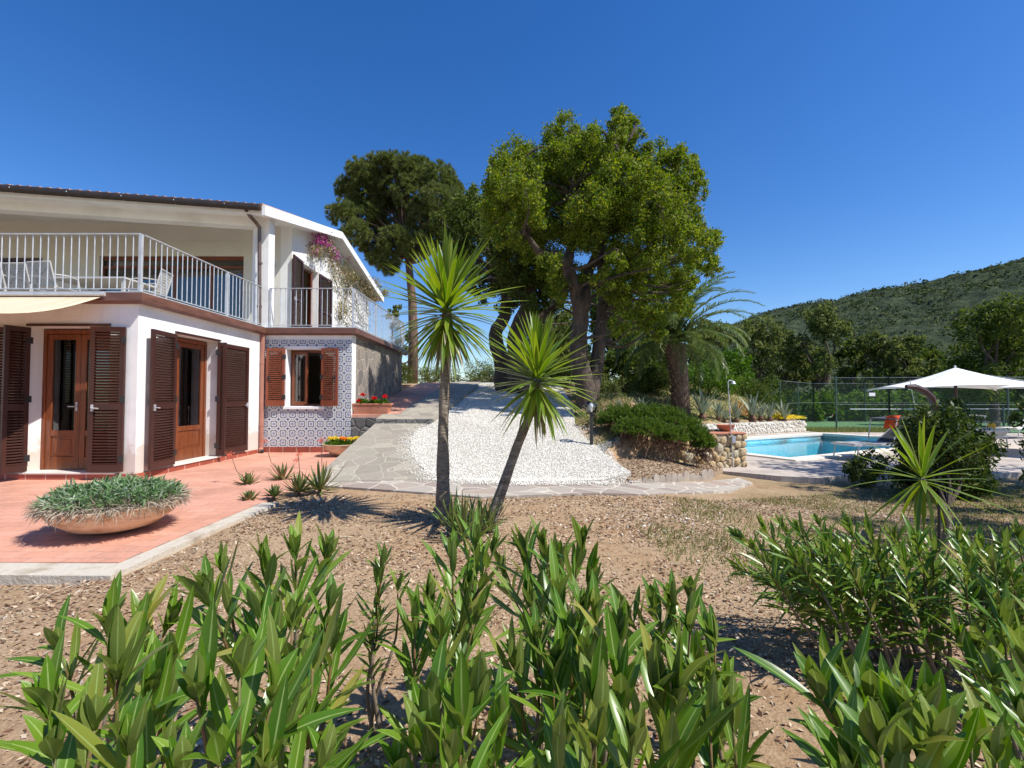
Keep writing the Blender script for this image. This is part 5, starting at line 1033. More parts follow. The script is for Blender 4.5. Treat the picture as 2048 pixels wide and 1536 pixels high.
# juniper mound
JD = 9.4; jb = [P_(x, y, JD+dd, r) for x, y, r, dd in ((1240, 838, 26, .3), (1270, 842, 28, .2), (1300, 838, 28, .4), (1335, 845, 30, .3), (1370, 862, 28, .1), (1395, 880, 20, -.1), (1260, 862, 24, -.2), (1300, 866, 26, -.3), (1340, 876, 24, -.3), (1225, 845, 20, .5), (1320, 850, 30, .9), (1270, 850, 28, 1.0), (1408, 892, 14, -.15))]
b = onH(1310, 905); t = thing('juniper', b, 'sprawling low juniper with bright tips and brown bare twigs below, beside the stone wall', 'juniper'); C = []; A = []
for (x, y, z, r) in jb:
    k = 300; dd = rv(k); dd[:, 2] = np.abs(dd[:, 2])*.9-.15; tc = np.array([x, y, z])+dd*r*(.6+.75*rng.random((k, 1))**1.5); n = 22; ax = nrmz(dd+[0, 0, .4]); nd = nrmz(ax[:, None]+rng.normal(size=(k, n, 3))*.6); C.append((tc[:, None]+nd*.03+ax[:, None]*.08*rng.random((k, n, 1))).reshape(-1, 3)); A.append(nd.reshape(-1, 3))
C = np.concatenate(C); A = np.concatenate(A); Vq, Fq = quads(C, A, rv(len(C)), np.full(len(C), .055), np.full(len(C), .010)); npmesh('foliage', Vq, Fq, 'juniper', t)
m = MB()
for i in range(520):
    q = jb[rng.integers(len(jb))]; a = np.array(q[:3])+rv(1)[0]*q[3]*.9; a[2] -= .08; e = a+rng.normal(size=3)*[.16, .14, .07]-[0, .06, .18]; m.tube(wig(a, e, 4, .12), [.007, .006, .005, .004, .002], 4)
for q in jb: m.tube(wig(b+[0, .3, .1], np.array(q[:3]), 5, .08), [.03, .025, .02, .016, .012, .008], 6)
m.build('branches', 'twig', t)
# ---- walls at right
def wallobj(name, P, z0, z1, th, mat, label, cat='wall', side=1, top=None):
    P = [np.array(p[:2], float) for p in P]; m = MB(); n = len(P); O = []
    for i in range(n):
        d = P[min(i+1, n-1)]-P[max(i-1, 0)]; d /= np.linalg.norm(d); O.append(P[i]+np.array([-d[1], d[0]])*th*side)
    Z = z1 if hasattr(z1, '__len__') else [z1]*n
    for i in range(n-1):
        m.add([(*P[i], z0), (*P[i+1], z0), (*O[i+1], z0), (*O[i], z0), (*P[i], Z[i]), (*P[i+1], Z[i+1]), (*O[i+1], Z[i+1]), (*O[i], Z[i])], [(0, 1, 5, 4), (3, 7, 6, 2), (4, 5, 6, 7), (0, 3, 2, 1)]+([(0, 4, 7, 3)] if i == 0 else [])+([(1, 2, 6, 5)] if i == n-2 else []))
    t = thing(name, (*P[0], z0), label, cat); o = m.build('masonry', mat, t); bm = bmesh.new(); bm.from_mesh(o.data); bmesh.ops.remove_doubles(bm, verts=bm.verts, dist=1e-4); bmesh.ops.recalc_face_normals(bm, faces=bm.faces); bm.to_mesh(o.data); bm.free(); return t, P, O
def rubble(t, P, z0, z1, mat, n, s=.13, sd=-1, smin=.5):   # individual face stones standing proud of the wall
    m = MB(); P = [np.array(p[:2]) for p in P]; segs = [(P[i], P[i+1]) for i in range(len(P)-1)]; Ls = [np.linalg.norm(b-a) for a, b in segs]; tot = sum(Ls); placed = []; tries = 0
    while tries < n*40 and len(placed) < n:
        tries += 1; u = rng.random()*tot; k = 0
        while u > Ls[k] and k < len(Ls)-1: u -= Ls[k]; k += 1
        a, b = segs[k]; d = (b-a)/Ls[k]; nn = np.array([-d[1], d[0]])*sd; r = s*(smin+(1-smin)*rng.random()*1.0)*.5*(1 if len(placed) < n*.4 else .6); zz = rng.uniform(z0+r*.6, z1-r*.7); g_ = sum(Ls[:k])+u
        if any((g_-q[0])**2+(zz-q[1])**2 < (r+q[2])**2*.80 for q in placed): continue
        placed.append((g_, zz, r)); c = np.array([*(a+d*u+nn*.0), zz]); kk = rng.integers(6, 9); th0 = rng.random()*6; B0 = []; B1 = []; rs = [r*rng.uniform(.85, 1.15) for _ in range(kk)]
        for j in range(kk):
            th = th0+2*PI*j/kk; off_ = np.array([d[0]*math.cos(th), d[1]*math.cos(th), math.sin(th)*.9]); B0.append(c+off_*rs[j]*1.08); B1.append(c+off_*rs[j]*.78+np.array([*nn, 0])*(.25*r+.012))
        q = len(m.v); m.v += [tuple(x) for x in B0+B1]+[tuple(c+np.array([*nn, 0])*(.34*r+.014))]; m.f += [(q+j, q+(j+1) % kk, q+kk+(j+1) % kk, q+kk+j) for j in range(kk)]+[(q+kk+j, q+kk+(j+1) % kk, q+2*kk) for j in range(kk)]
    m.build('face_stones', mat, t)
def mstones(name, cols):
    m, nt, p, o = newmat(name); g_ = nt.nodes.new('ShaderNodeNewGeometry'); k = len(cols); c_ = ramp(nt, [(i/(k-1), c) for i, c in enumerate(cols)], g_.outputs['Random Per Island']).outputs[0]; co = obj_coord(nt); n = noi(nt, co, 26, 6, .7)
    nt.links.new(mix(nt, .7, c_, ramp(nt, [(.3, (.6, .58, .55)), (.7, (1.2, 1.2, 1.2))], n).outputs[0], 'MULTIPLY'), p.inputs['Base Color']); p.inputs['Roughness'].default_value = .9; bump(nt, p, n, .7, .02); return m
M['st1'] = mstones('ochre_stones', [(.42, .28, .13), (.58, .42, .22), (.48, .37, .22), (.64, .52, .34), (.46, .42, .32)]); M['st2'] = mstones('pale_stones', [(.56, .52, .44), (.68, .65, .58), (.62, .57, .48), (.74, .72, .66)])
w0 = onZ(1362, 938, -.2); w1 = onZ(1490, 934, -.2); w1b = w1+np.array([.02, .60, 0]); w0 = np.array([w0[0]-.3, w0[1]+.0, 0]); zt = atY(1490, 868, w1[1])[2]
t, P, O = wallobj('stone_wall', [w0, (w0+w1)/2+[0, -.05, 0], w1], -.3, zt, .9, 'mound', 'low wall of rough yellow stones with a terracotta top, in front of the pool', side=1); rubble(t, P, -.22, zt, 'st1', 190, .22, -1); rubble(t, [P[-1], O[-1]], -.2, zt, 'st1', 30, .18, -1)
m = MB(); m.prism([P[0]+[0, -.02], P[1]+[0, -.02], P[2]+[.03, -.02], O[2]+[.03, 0], O[0]], zt+.002, zt+.035); m.build('capping', 'terra_pot', t, bevel=.005)
bc = np.array([atY(1452, 850, w1[1]+.3)[0], w1[1]+.32, zt+.036]); lathed('terracotta_bowl', bc, bowlprof(.19, .14, .4, .02), 'terra_pot', 'small empty terracotta bowl on top of the low stone wall', 'bowl', n=28)
m = MB()
for i in range(7): a = bc+[-.42+.05*i, -.05+.04*rng.random(), .02]; m.sphere(a, .035+.01*rng.random(), 6, 5, (1.2, .9, .7))
t = tag(m.build('loose_stones', 'darkstone', origin=bc+[-.3, 0, 0]), 'small dark loose stones beside the bowl on the wall', 'stones', kind='stuff')
ww0 = np.array([2.7, 15.27]); ww1 = onZ(1612, 866, -.2)[:2]; ww1 = np.array([12.75, 20.7])
t, P, O = wallobj('stone_wall', [ww0, (ww0+ww1)/2, ww1], -.3, .27, .32, 'whitestone', 'long low wall of pale stones retaining the lawn behind the pool', side=1); rubble(t, [P[0]+(P[-1]-P[0])*.35, P[-1]], -.2, .27, 'st2', 300, .24, -1, .45)
e = [(1.50, 8.15), (1.80, 8.9), (2.3, 9.45), (2.9, 9.75), (3.35, 9.8)]
t, P, O = wallobj('retaining_wall', e, -.3, [.20, .40, .52, .55, .5], .16, 'darkstone', 'dark curved retaining wall in the shade under the juniper', side=1)
# scalloped edging stones
px_ = [(1264, 968), (1285, 966), (1308, 966), (1332, 965), (1355, 964), (1380, 962), (1404, 960), (1428, 957)]; E = [onH(a, b) for a, b in px_]; 
for i in range(len(E)-1):
    for j in (0, 1):
        a = E[i]+(E[i+1]-E[i])*(.004+.5*j); b = E[i]+(E[i+1]-E[i])*(.496+.5*j); d = b-a; L = np.linalg.norm(d[:2]); d = d/L; nn = np.array([-d[1], d[0], 0]); z0 = min(a[2], b[2])-.06; hgt = .20+.03*rng.normal() if i < 6 else .24; hgt = max(.15, hgt)*(.55+.45*min(1, (i+j*.5)/2.5)); pr = [(0, 0), (L, 0), (L, hgt*.72), (L*.8, hgt*.95), (L*.45, hgt), (L*.15, hgt*.88), (0, hgt*.7)]
        m = MB(); V1 = [np.array([a[0], a[1], z0])+np.array([d[0], d[1], 0])*p+np.array([0, 0, q]) for p, q in pr]; n = len(pr); m.add(V1+[v+nn*.03 for v in V1], [tuple(range(n)), tuple(range(2*n-1, n-1, -1))]+[(k, (k+1) % n, n+(k+1) % n, n+k) for k in range(n)])
        o = m.build('edging_stone', 'edgestone', origin=(a[0], a[1], z0), bevel=.006); tag(o, 'upright grey slate in the scalloped garden edging under the juniper', 'edging stone', 'upright slates edging the mulch bed')
# mulch bed behind edging
M['mulch'] = mnoise('dry_mulch', (.12, .07, .04), (.34, .24, .15), 30, .95, 90, .8, c3=(.5, .40, .28))
mb = [tuple(p[:2]+np.array([0, .05])) for p in E]+[(4.15, 9.4), (3.9, 9.75), (2.9, 9.6), (2.2, 9.3), (1.75, 8.8), (1.5, 8.1), (1.55, 7.6)]
sheet('mulch_bed', mb, lambda x, y: H(x, y)*0+np.interp(y, [7, 8.0, 9, 10], [0, .04, .12, .16])-.03-.25*sst(2.2, 3.9, x), .03, .15, 'mulch', .2)
# deck edge slab
# ---- lamps
def globe_lamp(b, h, r, label):
    t = thing('globe_lamp', b, label, 'garden lamp'); MB().tube([b-[0, 0, .1], b+[0, 0, h]], .032, 10).tube([b+[0, 0, h-.01], b+[0, 0, h+.035]], .05, 12).build('post', 'dark', t)
    MB().sphere(b+[0, 0, h+.03+r*.93], r, 20, 14).build('glass_globe', 'globe', t, smooth=True); MB().tube([b+[0, 0, h+.036], b+[0, 0, h+.10]], .018, 8).sphere(b+[0, 0, h+.035+r], .035, 10, 8, (1, 1, 1.5)).build('bulb', 'white', t); return t
lb = onH(1183, 893); globe_lamp(lb, atY(1183, 828, lb[1])[2]-lb[2], .112, 'black garden lamp with a clear glass globe beside the gravel')
pb_ = onZ(1461, 934, -.2); pb_ = np.array([pb_[0], pb_[1]-.12, -.2]); pt = atY(1456, 764, pb_[1]); t = thing('garden_pole', pb_, 'thin grey pole with a small drooping head standing before the yellow stone wall', 'pole')
MB().tube([pb_, (pb_+pt)/2, pt, pt+[.02, 0, .03], pt+[.07, 0, .035], pt+[.11, 0, .01]], .010, 7).build('pipe', 'galv', t); MB().lathe([(.012, .03), (.03, .02), (.055, -.03), (.05, -.03), (.02, .0)], pt+[.11, 0, -.01], 14).build('head', 'alu', t)
MB().box(pb_[0]-.02, pb_[0]+.05, pb_[1]-.03, pb_[1]+.03, .32, .46).build('valve', 'galv', t)
# ---- agaves
AG = [(1405, 838, 42, 'tallest agave with a flaring crown, right of the date palm'), (1437, 840, 26, 'agave behind the terracotta bowl'), (1368, 825, 20, 'small agave right of the palm foot'), (1335, 818, 18, 'small agave left of the palm foot'), (1283, 822, 20, 'small agave above the juniper'), (1238, 822, 16, 'tiny agave at the left end of the row above the juniper'), (1450, 842, 16, 'short agave beside the thin grey pole'), (1473, 844, 28, 'agave right of the thin grey pole'), (1505, 840, 36, 'agave with dry flower stalks in the middle of the row'), (1522, 840, 26, 'agave directly left of the orange flowers'), (1540, 842, 26, 'agave among the orange flowers'), (1568, 845, 30, 'agave at the right end of the row beside the fence post')]
for px, py, hp_, lbl in AG:
    c = onH(px, py, .03); s_ = hp_/F*c[1]*1.35; t = rosette('agave', c+[0, 0, .06*s_], s_, 20, lbl, 'agave', 'agave', W=.13*s_, el0=88, el1=60, fold=.5, curve=.02, group='agaves along the lawn', droop=.3); MB().lathe([(.001, -.15), (.13*s_, -.14), (.16*s_, .08), (.08*s_, .2*s_), (.001, .22*s_)], c, 8).build('base', 'twig', t)
    if 'stalks' in lbl: [MB().tube([c, c+[dx, 0, .85]], [.012, .006], 4).build('flower_stalk', 'dry', t) for dx in (-.15, -.02, .12)]
c = onH(1500, 835, .03); tuft('orange_shrub', c+[-.25, .3, 0], (.45, .3, .6), 500, .14, 'orange', None, 'rust-orange flowering shrub behind the middle agaves', 'shrub', W=.012, origin=c)
c = onH(1565, 838, .03); tuft('flower_bed', c+[0, .3, 0], (1.1, .5, .12), 1400, .10, 'yell', None, 'patch of orange yellow flowers along the pale wall', 'flowers', W=.03, kind='stuff', origin=c); 
# ---- tennis fence
def fence(label, P, h, z=-.2, sp=3.0, net=True, hsp=.13):
    t = thing('chain_link_fence', (*P[0], z), label, 'fence'); wires = []
    for a, b in zip(P[:-1], P[1:]):
        a = np.array(a, float); b = np.array(b, float); L = np.linalg.norm(b-a); d = (b-a)/L; n = max(1, round(L/sp))
        for i in range(n+1): p = a+d*L*i/n; MB().tube([(p[0], p[1], z-.1), (p[0], p[1], z+h+.05)], .035, 7).build('post', 'greenpaint', t)
        m = MB(); [m.bar((*a, z+h*q), (*b, z+h*q), .008) for q in (.02, .5, .99)]; m.build('wire', 'galv', t)
        nn = np.array([-d[1], d[0], 0])*.0; k = int((L+h)/hsp); Vs = []
        for i in range(k):
            for sg in (1, -1):
                s0 = i*hsp-h*(1 if sg > 0 else 0)+(0 if sg > 0 else 0); A0, A1 = s0, s0+h*sg if sg < 0 else s0+h
                u0, u1 = s0, s0+sg*h; t0, t1 = 0., 1.
                def cut(u0, u1):
                    lo, hi = 0., 1.; du = u1-u0
                    for bound, sgn in ((0, 1), (L, -1)):
                        f0 = (u0-bound)*sgn; f1 = (u1-bound)*sgn
                        if f0 < 0 and f1 < 0: return None
                        if f0 < 0: lo = max(lo, f0/(f0-f1))
                        if f1 < 0: hi = min(hi, f0/(f0-f1))
                    return (lo, hi) if hi > lo else None
                c_ = cut(u0, u1)
                if c_: 
                    q0 = a+d*(u0+(u1-u0)*c_[0]); q1 = a+d*(u0+(u1-u0)*c_[1]); e_ = np.array([d[0], d[1], 0])*.0020
                    A_ = np.array([*q0, z+h*c_[0]]); B_ = np.array([*q1, z+h*c_[1]]); Vs += [A_-e_, A_+e_, B_+e_, B_-e_]
        npmesh('netting', np.array(Vs), np.arange(len(Vs)).reshape(-1, 4), 'netting', t)
    return t
M['netting'] = mnoise('green_wire', (.10, .16, .13), (.14, .2, .17), 5, .6, 20, 0)
fa = (atY(1562, 800, 26.5)[0], 26.5); fb_ = (atY(1780, 800, 23.5)[0], 23.5); fence('tall green chain-link fence on the near side of the tennis court', [(atY(1672, 800, 20.5)[0], 20.5), (atY(1778, 800, 20.2)[0], 20.2), (atY(1912, 800, 20)[0], 20.0), (27, 19.6)], 2.35, sp=2.3)
fence('far tall chain-link fence in front of the clipped hedge', [(atY(1560, 800, 24)[0], 24.0), (atY(1627, 800, 28.6)[0], 28.6), (40, 28.8)], 2.35, sp=3.0)
fence('low railing fence at the right beyond the loungers', [(atY(1925, 800, 18.5)[0], 18.5), (24.5, 17.6)], 1.05, sp=1.4)
t = thing('tennis_net', (24, 25, -.2), 'dark tennis net with a white band half hidden by the laurel bush', 'net'); MB().box(atY(1700, 820, 24.6)[0], 30, 24.6, 24.62, -.15, .66).build('mesh_band', 'netting', t); MB().box(atY(1700, 820, 24.6)[0], 30, 24.59, 24.63, .66, .70).build('tape', 'white', t)
bpy.data.objects.remove(t.children[0])
sp_ = atY(1741, 789, 20.2); o = MB().box(sp_[0]-.13, sp_[0]+.13, 20.1, 20.13, sp_[2]-.07, sp_[2]+.07).build('court_sign', 'white', origin=sp_, bevel=.005); tag(o, 'small white rectangular sign hanging on the tennis fence', 'sign')
# ---- parasol
pc = atY(1910, 735, 15.3); t = thing('parasol', (pc[0], pc[1], -.2), 'large square white parasol with dark wooden mast behind the laurel bush', 'parasol'); hw2 = 2.05; a0 = R(24); zc = atY(1755, 776, 14.2)[2]; apex = np.array([pc[0], pc[1], pc[2]])
C4 = [np.array([pc[0]+hw2*1.30*math.cos(a0+PI/2*k), pc[1]+hw2*1.30*math.sin(a0+PI/2*k), zc]) for k in range(4)]; m = MB(); n = 8
for k in range(4):
    A_, B_ = C4[k], C4[(k+1) % 4]; b0 = len(m.v)
    for i in range(n+1):
        for j in range(n+1):
            f = i/n; p = A_+(B_-A_)*j/n; q = apex+(p-apex)*f; q[2] -= .10*math.sin(PI*f)*(1-.3*math.sin(PI*j/n)); q = q-(p-(A_+B_)/2)*0+(((A_+B_)/2-apex)*-.05*math.sin(PI*j/n)*f); q[2] += .05*math.sin(PI*j/n)*f; m.v.append(tuple(q))
    for i in range(n):
        for j in range(n): q = b0+i*(n+1)+j; m.f.append((q, q+1, q+n+2, q+n+1))
o = m.build('canopy', 'parasol', t); mo = o.modifiers.new('solid', 'SOLIDIFY'); mo.thickness = .006
m = MB(); [m.bar(apex-[0, 0, .1], c*.98+np.array([pc[0], pc[1], zc])*.02-[0, 0, .04], .03) for c in C4]; m.build('ribs', 'alu', t)
MB().tube([(pc[0], pc[1], -.2), (pc[0], pc[1], apex[2]-.02)], .045, 10).build('mast', 'brown', t); MB().box(pc[0]-.35, pc[0]+.35, pc[1]-.35, pc[1]+.35, -.198, -.1).build('base_plate', 'concrete', t, bevel=.01); MB().sphere(apex+[0, 0, .03], .035, 8, 6).build('finial', 'alu', t)
cD = 13.2; cc_ = [atY(x, y, cD) for x, y in ((1812, 773), (1830, 774), (1848, 782), (1862, 795), (1870, 812), (1875, 840), (1878, 880))]; cc_.append(np.array([cc_[-1][0], cD, -.2])); t = thing('curved_parasol_arm', cc_[-1], 'curved dark wooden parasol arm rising behind the laurel bush, left of the white canopy', 'parasol arm'); m = MB(); m.tube(cc_, [.05, .085, .10, .10, .095, .09, .09, .09], 8); m.build('arm', 'brown', t); q = atY(1820, 770, cD); MB().tube([q+[0, 0, .14], atY(1833, 830, cD)], .01, 5).build('cord', 'alu', t)
p2 = atY(2045, 772, 12.0); t = thing('parasol', (p2[0]+1.6, 12, -.2), 'second white parasol just entering at the right edge of the frame', 'parasol'); MB().lathe([(1.55, 0), (.8, .22), (.02, .42), (.02, .41), (.8, .205), (1.55, -.012)], p2+[1.58, 0, -.02], 8).build('canopy', 'parasol', t); MB().tube([p2+[1.58, 0, .35], (p2[0]+1.58, 12, -.2)], .04, 8).build('mast', 'brown', t)
# ---- loungers
def lounger(loc, rz, label, bed, shade, towel=False):
    t = thing('sun_lounger', loc, label, 'sun lounger', 'sun loungers by the pool'); L = ORG[t.name]; c, s = math.cos(rz), math.sin(rz); P = lambda x, y, z: L+np.array([c*x-s*y, s*x+c*y, z]); X = np.array([c, s, 0]); Yv = np.array([-s, c, 0]); Z = np.array([0, 0, 1.])
    m = MB()
    for y in (-.33, .33): m.bar(P(0, y, .36), P(1.95, y, .36), .03, .04)
    for x in (0.015, 1.93): m.bar(P(x, -.31, .358), P(x, .31, .358), .03, .035)
    m.build('frame', 'alu', t)
    for x, dx in ((.12, -.06), (1.75, .06)):
        for y in (-.33, .33): MB().tube([P(x, y, .34), P(x+dx, y, 0)], .016, 7).build('leg', 'alu', t)
    MB().obox(P(.62, 0, .385), X, Yv, Z, .60, .315, .006).build('seat_sling', bed, t)
    th = R(38); bx = np.array([c*math.cos(th), s*math.cos(th), math.sin(th)]); bz = np.cross(bx, Yv); m = MB().obox(P(1.24, 0, .39)+bx*.36, bx, Yv, bz, .36, .30, .006); b_ = m.build('backrest', bed if bed != 'mat_grey' else 'mat_dark', t)
    m = MB(); [m.bar(P(1.24, y, .39), P(1.24, y, .39)+bx*.74, .025) for y in (-.31, .31)]; m.build('back_frame', 'alu', b_)
    if shade:
        m = MB(); top = P(1.24, 0, .39)+bx*.55
        for y in (-.34, .34): m.bar(P(1.02, y, .36), P(1.12, y, .94), .02)
        m.build('shade_arm', 'alu', t); MB().obox(P(1.36, 0, .97), X*math.cos(.06)+Z*math.sin(.06), Yv, Z, .30, .35, .012).build('sunshade', shade, t)
    return t, P
l1 = onZ(1700, 922, -.2); t1, P1 = lounger((l1[0], l1[1]+.25, -.2), R(8), 'grey sun lounger with an orange towel on its sunshade at the pool edge', 'mat_grey', 'mat_dark')
m = MB(); nt_ = 10; A_ = []; tc = P1(1.06, 0, .99)
for i in range(nt_+1):
    for j in range(9):
        u = i/nt_; v = j/8; x = .34*u-.05; z = .02+.01*math.sin(9*v+u*4); 
        if u < .45: k = (.45-u)/.45; x = .10-.12*k*.6-.03*math.sin(7*v); z = .02-.30*k+.015*math.sin(11*v)
        m.v.append(tuple(P1(1.06+x, -.36+.32*v, 1.01+z)))
for i in range(nt_):
    for j in range(8): q = i*9+j; m.f.append((q, q+1, q+10, q+9))
o = m.build('towel', 'towel', origin=tc, smooth=True); mo = o.modifiers.new('s', 'SOLIDIFY'); mo.thickness = .012; tag(o, 'orange red towel hanging over the lounger sunshade', 'towel')
l2 = onZ(1952, 884, -.2); l2 = onZ(2012, 905, -.2); lounger((l2[0]+.9, l2[1]+1.2, -.2), R(200), 'white sun lounger with a raised cream sunshade at the right of the deck', 'mat_white', 'mat_white')
l3 = onZ(1990, 893, -.2); tbx = np.array([atY(1975, 880, 12.6)[0], 12.6, -.2]); t = thing('side_table', tbx, 'low round table draped with lilac cloth beside the white lounger', 'table')
MB().lathe([(.001, .62), (.42, .62), (.43, .60), (.30, .45), (.001, .40)], tbx, 24).build('basin_top', 'mat_white', t); MB().lathe([(.10, .0), (.08, .42)], tbx, 12).build('pedestal', 'lilac', t)
tag(MB().lathe([(.001, 0), (.07, 0), (.075, .16), (.001, .165)], tbx+[.12, 0, .622], 14).build('yellow_cup', 'yellow', origin=tbx+[.12, 0, .62]), 'yellow container standing on the round table by the lounger', 'container')
m = MB(); [m.sphere(tbx+[-.2+.07*i, -.1+.05*rng.random(), .65], .045, 8, 6, (1.2, 1, .6)) for i in range(4)]; tag(m.build('folded_cloth', 'white', origin=tbx+[-.1, 0, .62]), 'crumpled white cloth lying on the round table', 'cloth')
l4 = onZ(2035, 880, -.2); lounger((l4[0]+.2, l4[1]+.6, -.2), R(15), 'blue-shaded low lounger at the far right beyond the round table', 'mat_white', None)
bl_ = onZ(1702, 927, -.2); o = MB().sphere(bl_+[0, 0, .035], .05, 10, 8, (2.4, 1, .6)).sphere(bl_+[.16, .03, .03], .05, 10, 8, (1.8, 1, .6)).build('yellow_float', 'bowlclay', origin=bl_, smooth=True); tag(o, 'small pale yellow stones lying under the foot of the grey lounger', 'stones')
# ---- bougainvillea on the gable
t = thing('bougainvillea', (GX+.1, 18.2, 2.9), 'bougainvillea with purple flowers climbing along the gable', 'climber'); G_ = lambda x, y, o=.10: atX(480+x/4.8, 380+y/4.8, GX+o)
vp = [[(1230, 1300), (1100, 1000), (1040, 850), (960, 730), (880, 600), (800, 540)], [(1200, 1290), (1000, 1040), (900, 850), (880, 700), (860, 600)], [(1180, 1240), (1120, 1050), (1010, 900), (960, 800), (900, 620)], [(1260, 1200), (1180, 1000), (1100, 860), (1010, 700)], [(1060, 1300), (960, 1180), (1030, 1020), (1060, 900)]]
m = MB(); BL = []
for P in vp:
    Q = [G_(a, b, .06+.06*rng.random()) for a, b in P]; R_ = []
    for a, b in zip(Q[:-1], Q[1:]): R_ += wig(a, b, 5, .07)[:-1]
    R_.append(Q[-1]); m.tube(R_, list(np.linspace(.022, .008, len(R_))), 5); BL += R_
m.build('stems', 'stem', t)
n = 1700; Bp = np.array(BL)[rng.integers(0, len(BL), n)]+rng.normal(size=(n, 3))*[.06, .22, .16]; Bp[:, 0] = np.maximum(Bp[:, 0], GX+.02)
ext = [(1190, 880, .3), (1240, 960, .3), (1290, 1020, .28), (1300, 900, .2), (1390, 990, .12), (740, 590, .15), (820, 520, .22), (1000, 1150, .2), (1060, 830, .2)]
E_ = np.concatenate([np.array(G_(a, b, .2))+rng.normal(size=(330, 3))*[.12, r*1.2, r*.7] for a, b, r in ext]); E_[:, 0] = np.maximum(E_[:, 0], GX+.03); Bp = np.concatenate([Bp, E_]); n = len(Bp)
Vq, Fq = quads(Bp, rv(n), rv(n), .05+.04*rng.random(n), .03+.02*rng.random(n)); npmesh('leaves', Vq, Fq, 'dryleafmix', t) if 'dryleafmix' in M else npmesh('leaves', Vq, Fq, mleaf('vine_leaves', [(.10, .12, .03), (.20, .20, .07), (.32, .24, .12), (.40, .30, .2)], trans=.3), t)
P_f = np.concatenate([np.array(G_(a, b, .22))+rng.normal(size=(k, 3))*[.08, r*1.3, r*.7] for a, b, r, k in ((770, 470, .14, 160), (830, 505, .16, 160), (740, 500, .1, 60), (930, 640, .12, 60), (730, 590, .1, 25), (1060, 650, .12, 30), (1130, 740, .15, 24))]); n = len(P_f); Vq, Fq = quads(P_f, rv(n), rv(n), np.full(n, .06), np.full(n, .045)); fo = npmesh('flowers', Vq, Fq, 'purple', t); fo['kind'] = 'stuff'
# ================================================================ loose cover
def scatter(name, pts, L, W, mat, lift=.006, tilt=.35):
    n = len(pts); a = rng.random(n)*2*PI; d = np.stack([np.cos(a), np.sin(a), rng.normal(size=n)*tilt], 1); b = np.stack([-np.sin(a), np.cos(a), rng.normal(size=n)*tilt*1.3], 1); Vq, Fq = quads(pts+[0, 0, lift], d, b, L, W); o = npmesh(name, Vq, Fq, mat); o['kind'] = 'stuff'; return o
def gpts(n, x0, x1, y0, y1, f=None):
    x = rng.uniform(x0, x1, n); y = y0+(y1-y0)*rng.random(n)**1.25; ok = np.ones(n, bool) if f is None else f(x, y); x, y = x[ok], y[ok]; ok = ~((x < -2.8) & (y > 3.38)) & (np.abs(x) < y*1.25+1.2); x, y = x[ok], y[ok]
    return np.stack([x, y, H(x, y)+.018*vn(x, y, 1.3)+.008*vn(x, y, 5)-.008], 1)
def soil_ok(x, y):
    nz = vn(x, y, .9, 2)+.5*vn(x, y, 3, 4); lim = np.interp(x, [-3, -2.5, 0, 2.8, 4.2, 8], [5.9, 6.2, 6.2, 6.4, 7.3, 8.6]); return (y < lim) & (rng.random(len(x)) < np.clip(.62+1.3*nz+.25*sst(.2, 2.0, x)+.1*(y > 3.6), .07, 1))
p = gpts(210000, -6, 9, .55, 8.6, soil_ok); n = len(p); L = .010+.034*rng.random(n)**2.2+.0015*p[:, 1]; scatter('bark_mulch', p, L, L*(.28+.3*rng.random(n)), 'chips')
p = gpts(9000, -.5, 3.6, 3.6, 6.3, lambda x, y: rng.random(len(x)) < np.exp(-(((x-1.5-.3*(y-5))/.9)**2+((y-5.2)/.75)**2))*.28*(vn(x, y, 3.5, 8) > -.1)+.003); n = len(p); L = .018+.014*rng.random(n); scatter('spilt_gravel', p, L, L*.8, 'stones', .008)
# pebbles on the drive
x = rng.uniform(-2.4, 2.8, 150000); y = 6.7+14*rng.random(150000)**1.7; ok = inpoly(x, y, GRAV) | ((pdist(x, y, GRAV) < .30*rng.random(150000)**3) & (y < 10.3)); x, y = x[ok], y[ok]; pz = np.where(inpoly(x, y, GRAV), gz(x, y)+.037, np.where(x < -1, rr_(x, y)+.034, H(x, y)+.03)); n = len(x); r = .006+.007*rng.random(n)+.0005*y; O8 = np.array([(1, 0, 0), (-1, 0, 0), (0, 1, 0), (0, -1, 0), (0, 0, 1), (0, 0, -1)], float); rot = rng.random(n)*6.28; sc3 = .7+.5*rng.random((n, 1, 3)); Vs = O8[None]*sc3*r[:, None, None]; Vs = np.stack([Vs[..., 0]*np.cos(rot)[:, None]-Vs[..., 1]*np.sin(rot)[:, None], Vs[..., 0]*np.sin(rot)[:, None]+Vs[..., 1]*np.cos(rot)[:, None], Vs[..., 2]*.7+rng.normal(size=(n, 1))*.0], -1)+np.stack([x, y, pz], -1)[:, None, :]
f8 = np.array([(0, 2, 4), (2, 1, 4), (1, 3, 4), (3, 0, 4), (2, 0, 5), (1, 2, 5), (3, 1, 5), (0, 3, 5)]); Fq = (np.arange(n)[:, None, None]*6+f8[None]).reshape(-1, 3); o = npmesh('loose_pebbles', Vs, Fq, 'stones'); o['kind'] = 'stuff'
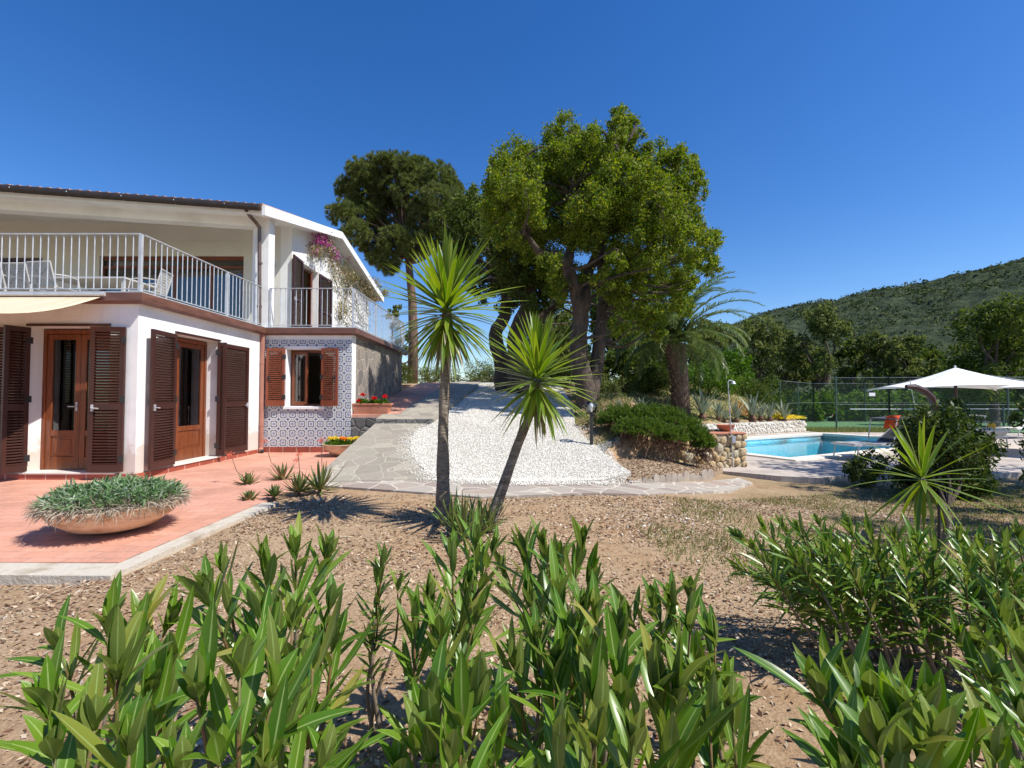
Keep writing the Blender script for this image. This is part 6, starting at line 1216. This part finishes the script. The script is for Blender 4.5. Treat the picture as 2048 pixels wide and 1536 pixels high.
# grass
def grass(name, pts, h, mat='grass', W=.006, kind='stuff'):
    n = len(pts); d = rng.normal(size=(n, 3))*.35; d[:, 2] = 1; Vq, Fq, uv = blades(pts, d, rv(n), h*(.5+rng.random(n)), W, .4*rng.random(n), .2, 2, lambda s: np.array([1, .8, .05])); o = npmesh(name, Vq, Fq, mat, uv=uv); o['kind'] = kind; return o
p = gpts(60000, 1.2, 9, 3.2, 9.0, lambda x, y: (y < np.interp(x, [1, 2.8, 4.2, 8], [6.2, 6.4, 7.3, 8.8])) & (rng.random(len(x)) < np.clip(.15+1.6*vn(x, y, 1.1, 9)+.12*x, .01, .9))); grass('dry_grass', p, .045)
p = gpts(3000, -2.5, 2, 2.2, 6, lambda x, y: vn(x, y, 2.1, 19) > .32); grass('weeds', p, .03)
x = rng.uniform(3, 15, 60000); y = rng.uniform(14, 27, 60000); s_ = (x-8.9)*V_[0]*-1; sd = (x-12.75)*(-.475)+(y-20.7)*.88; ok = (sd > .35) & (sd < 7) & (x < 13.2); x, y = x[ok], y[ok]; grass('lawn_grass', np.stack([x, y, H(x, y)+.02], 1), .07, W=.02)
x = rng.uniform(12.9, 17, 9000); y = rng.uniform(19.6, 21.6, 9000); ok = (rng.random(9000) < .8) & (y > 20.0) & ((x-12.75)*.1 < 1); x, y = x[ok], y[ok]; grass('rough_grass', np.stack([x, y, x*0-.2], 1), .16, W=.012)
# mulch bits in the bed
x = rng.uniform(1.4, 4.3, 9000); y = rng.uniform(7.2, 9.7, 9000); ok = inpoly(x, y, mb); x, y = x[ok], y[ok]; z = np.interp(y, [7, 8.0, 9, 10], [0, .04, .12, .16])-.25*sst(2.2, 3.9, x)+.002; n = len(x); L = .03+.03*rng.random(n); scatter('bed_litter', np.stack([x, y, z], 1), L, L*.4, 'chips')
# dry shrubs on the bank above the lamp
for px, py, w_, h_, D, lb_ in ((1190, 830, 60, 28, 10.5, 'low dry grey-green shrub on the bank above the globe lamp'), (1225, 808, 60, 22, 13, 'dry tufted shrub at the top of the bank below the large oak')): shrub(px, py, w_, h_, D, lb_, 'oak3', nb=4, per=1800, ls=.05)

x = rng.uniform(1.2, 5.2, 26000); y = rng.uniform(8.6, 15, 26000); ok = inpoly(x, y, UP) & ~inpoly(x, y, GRAV) & ~inpoly(x, y, mb); x, y = x[ok], y[ok]; q = np.stack([x, y, H(x, y)], 1); n = len(q); h_ = n//2
L = .03+.05*rng.random(h_); scatter('bank_litter', q[:h_], L, L*.4, 'chips', .01); q = q[h_:]; q = q[(vn(q[:, 0], q[:, 1], 1.5, 4) > -.15)]; grass('bank_grass', q, .09, W=.012)
# darker fallen leaves
p = gpts(16000, -6, 9, .55, 8.6, soil_ok); n = len(p); L = .02+.03*rng.random(n); scatter('fallen_leaves', p, L, L*.35, 'dry', .01, .5)
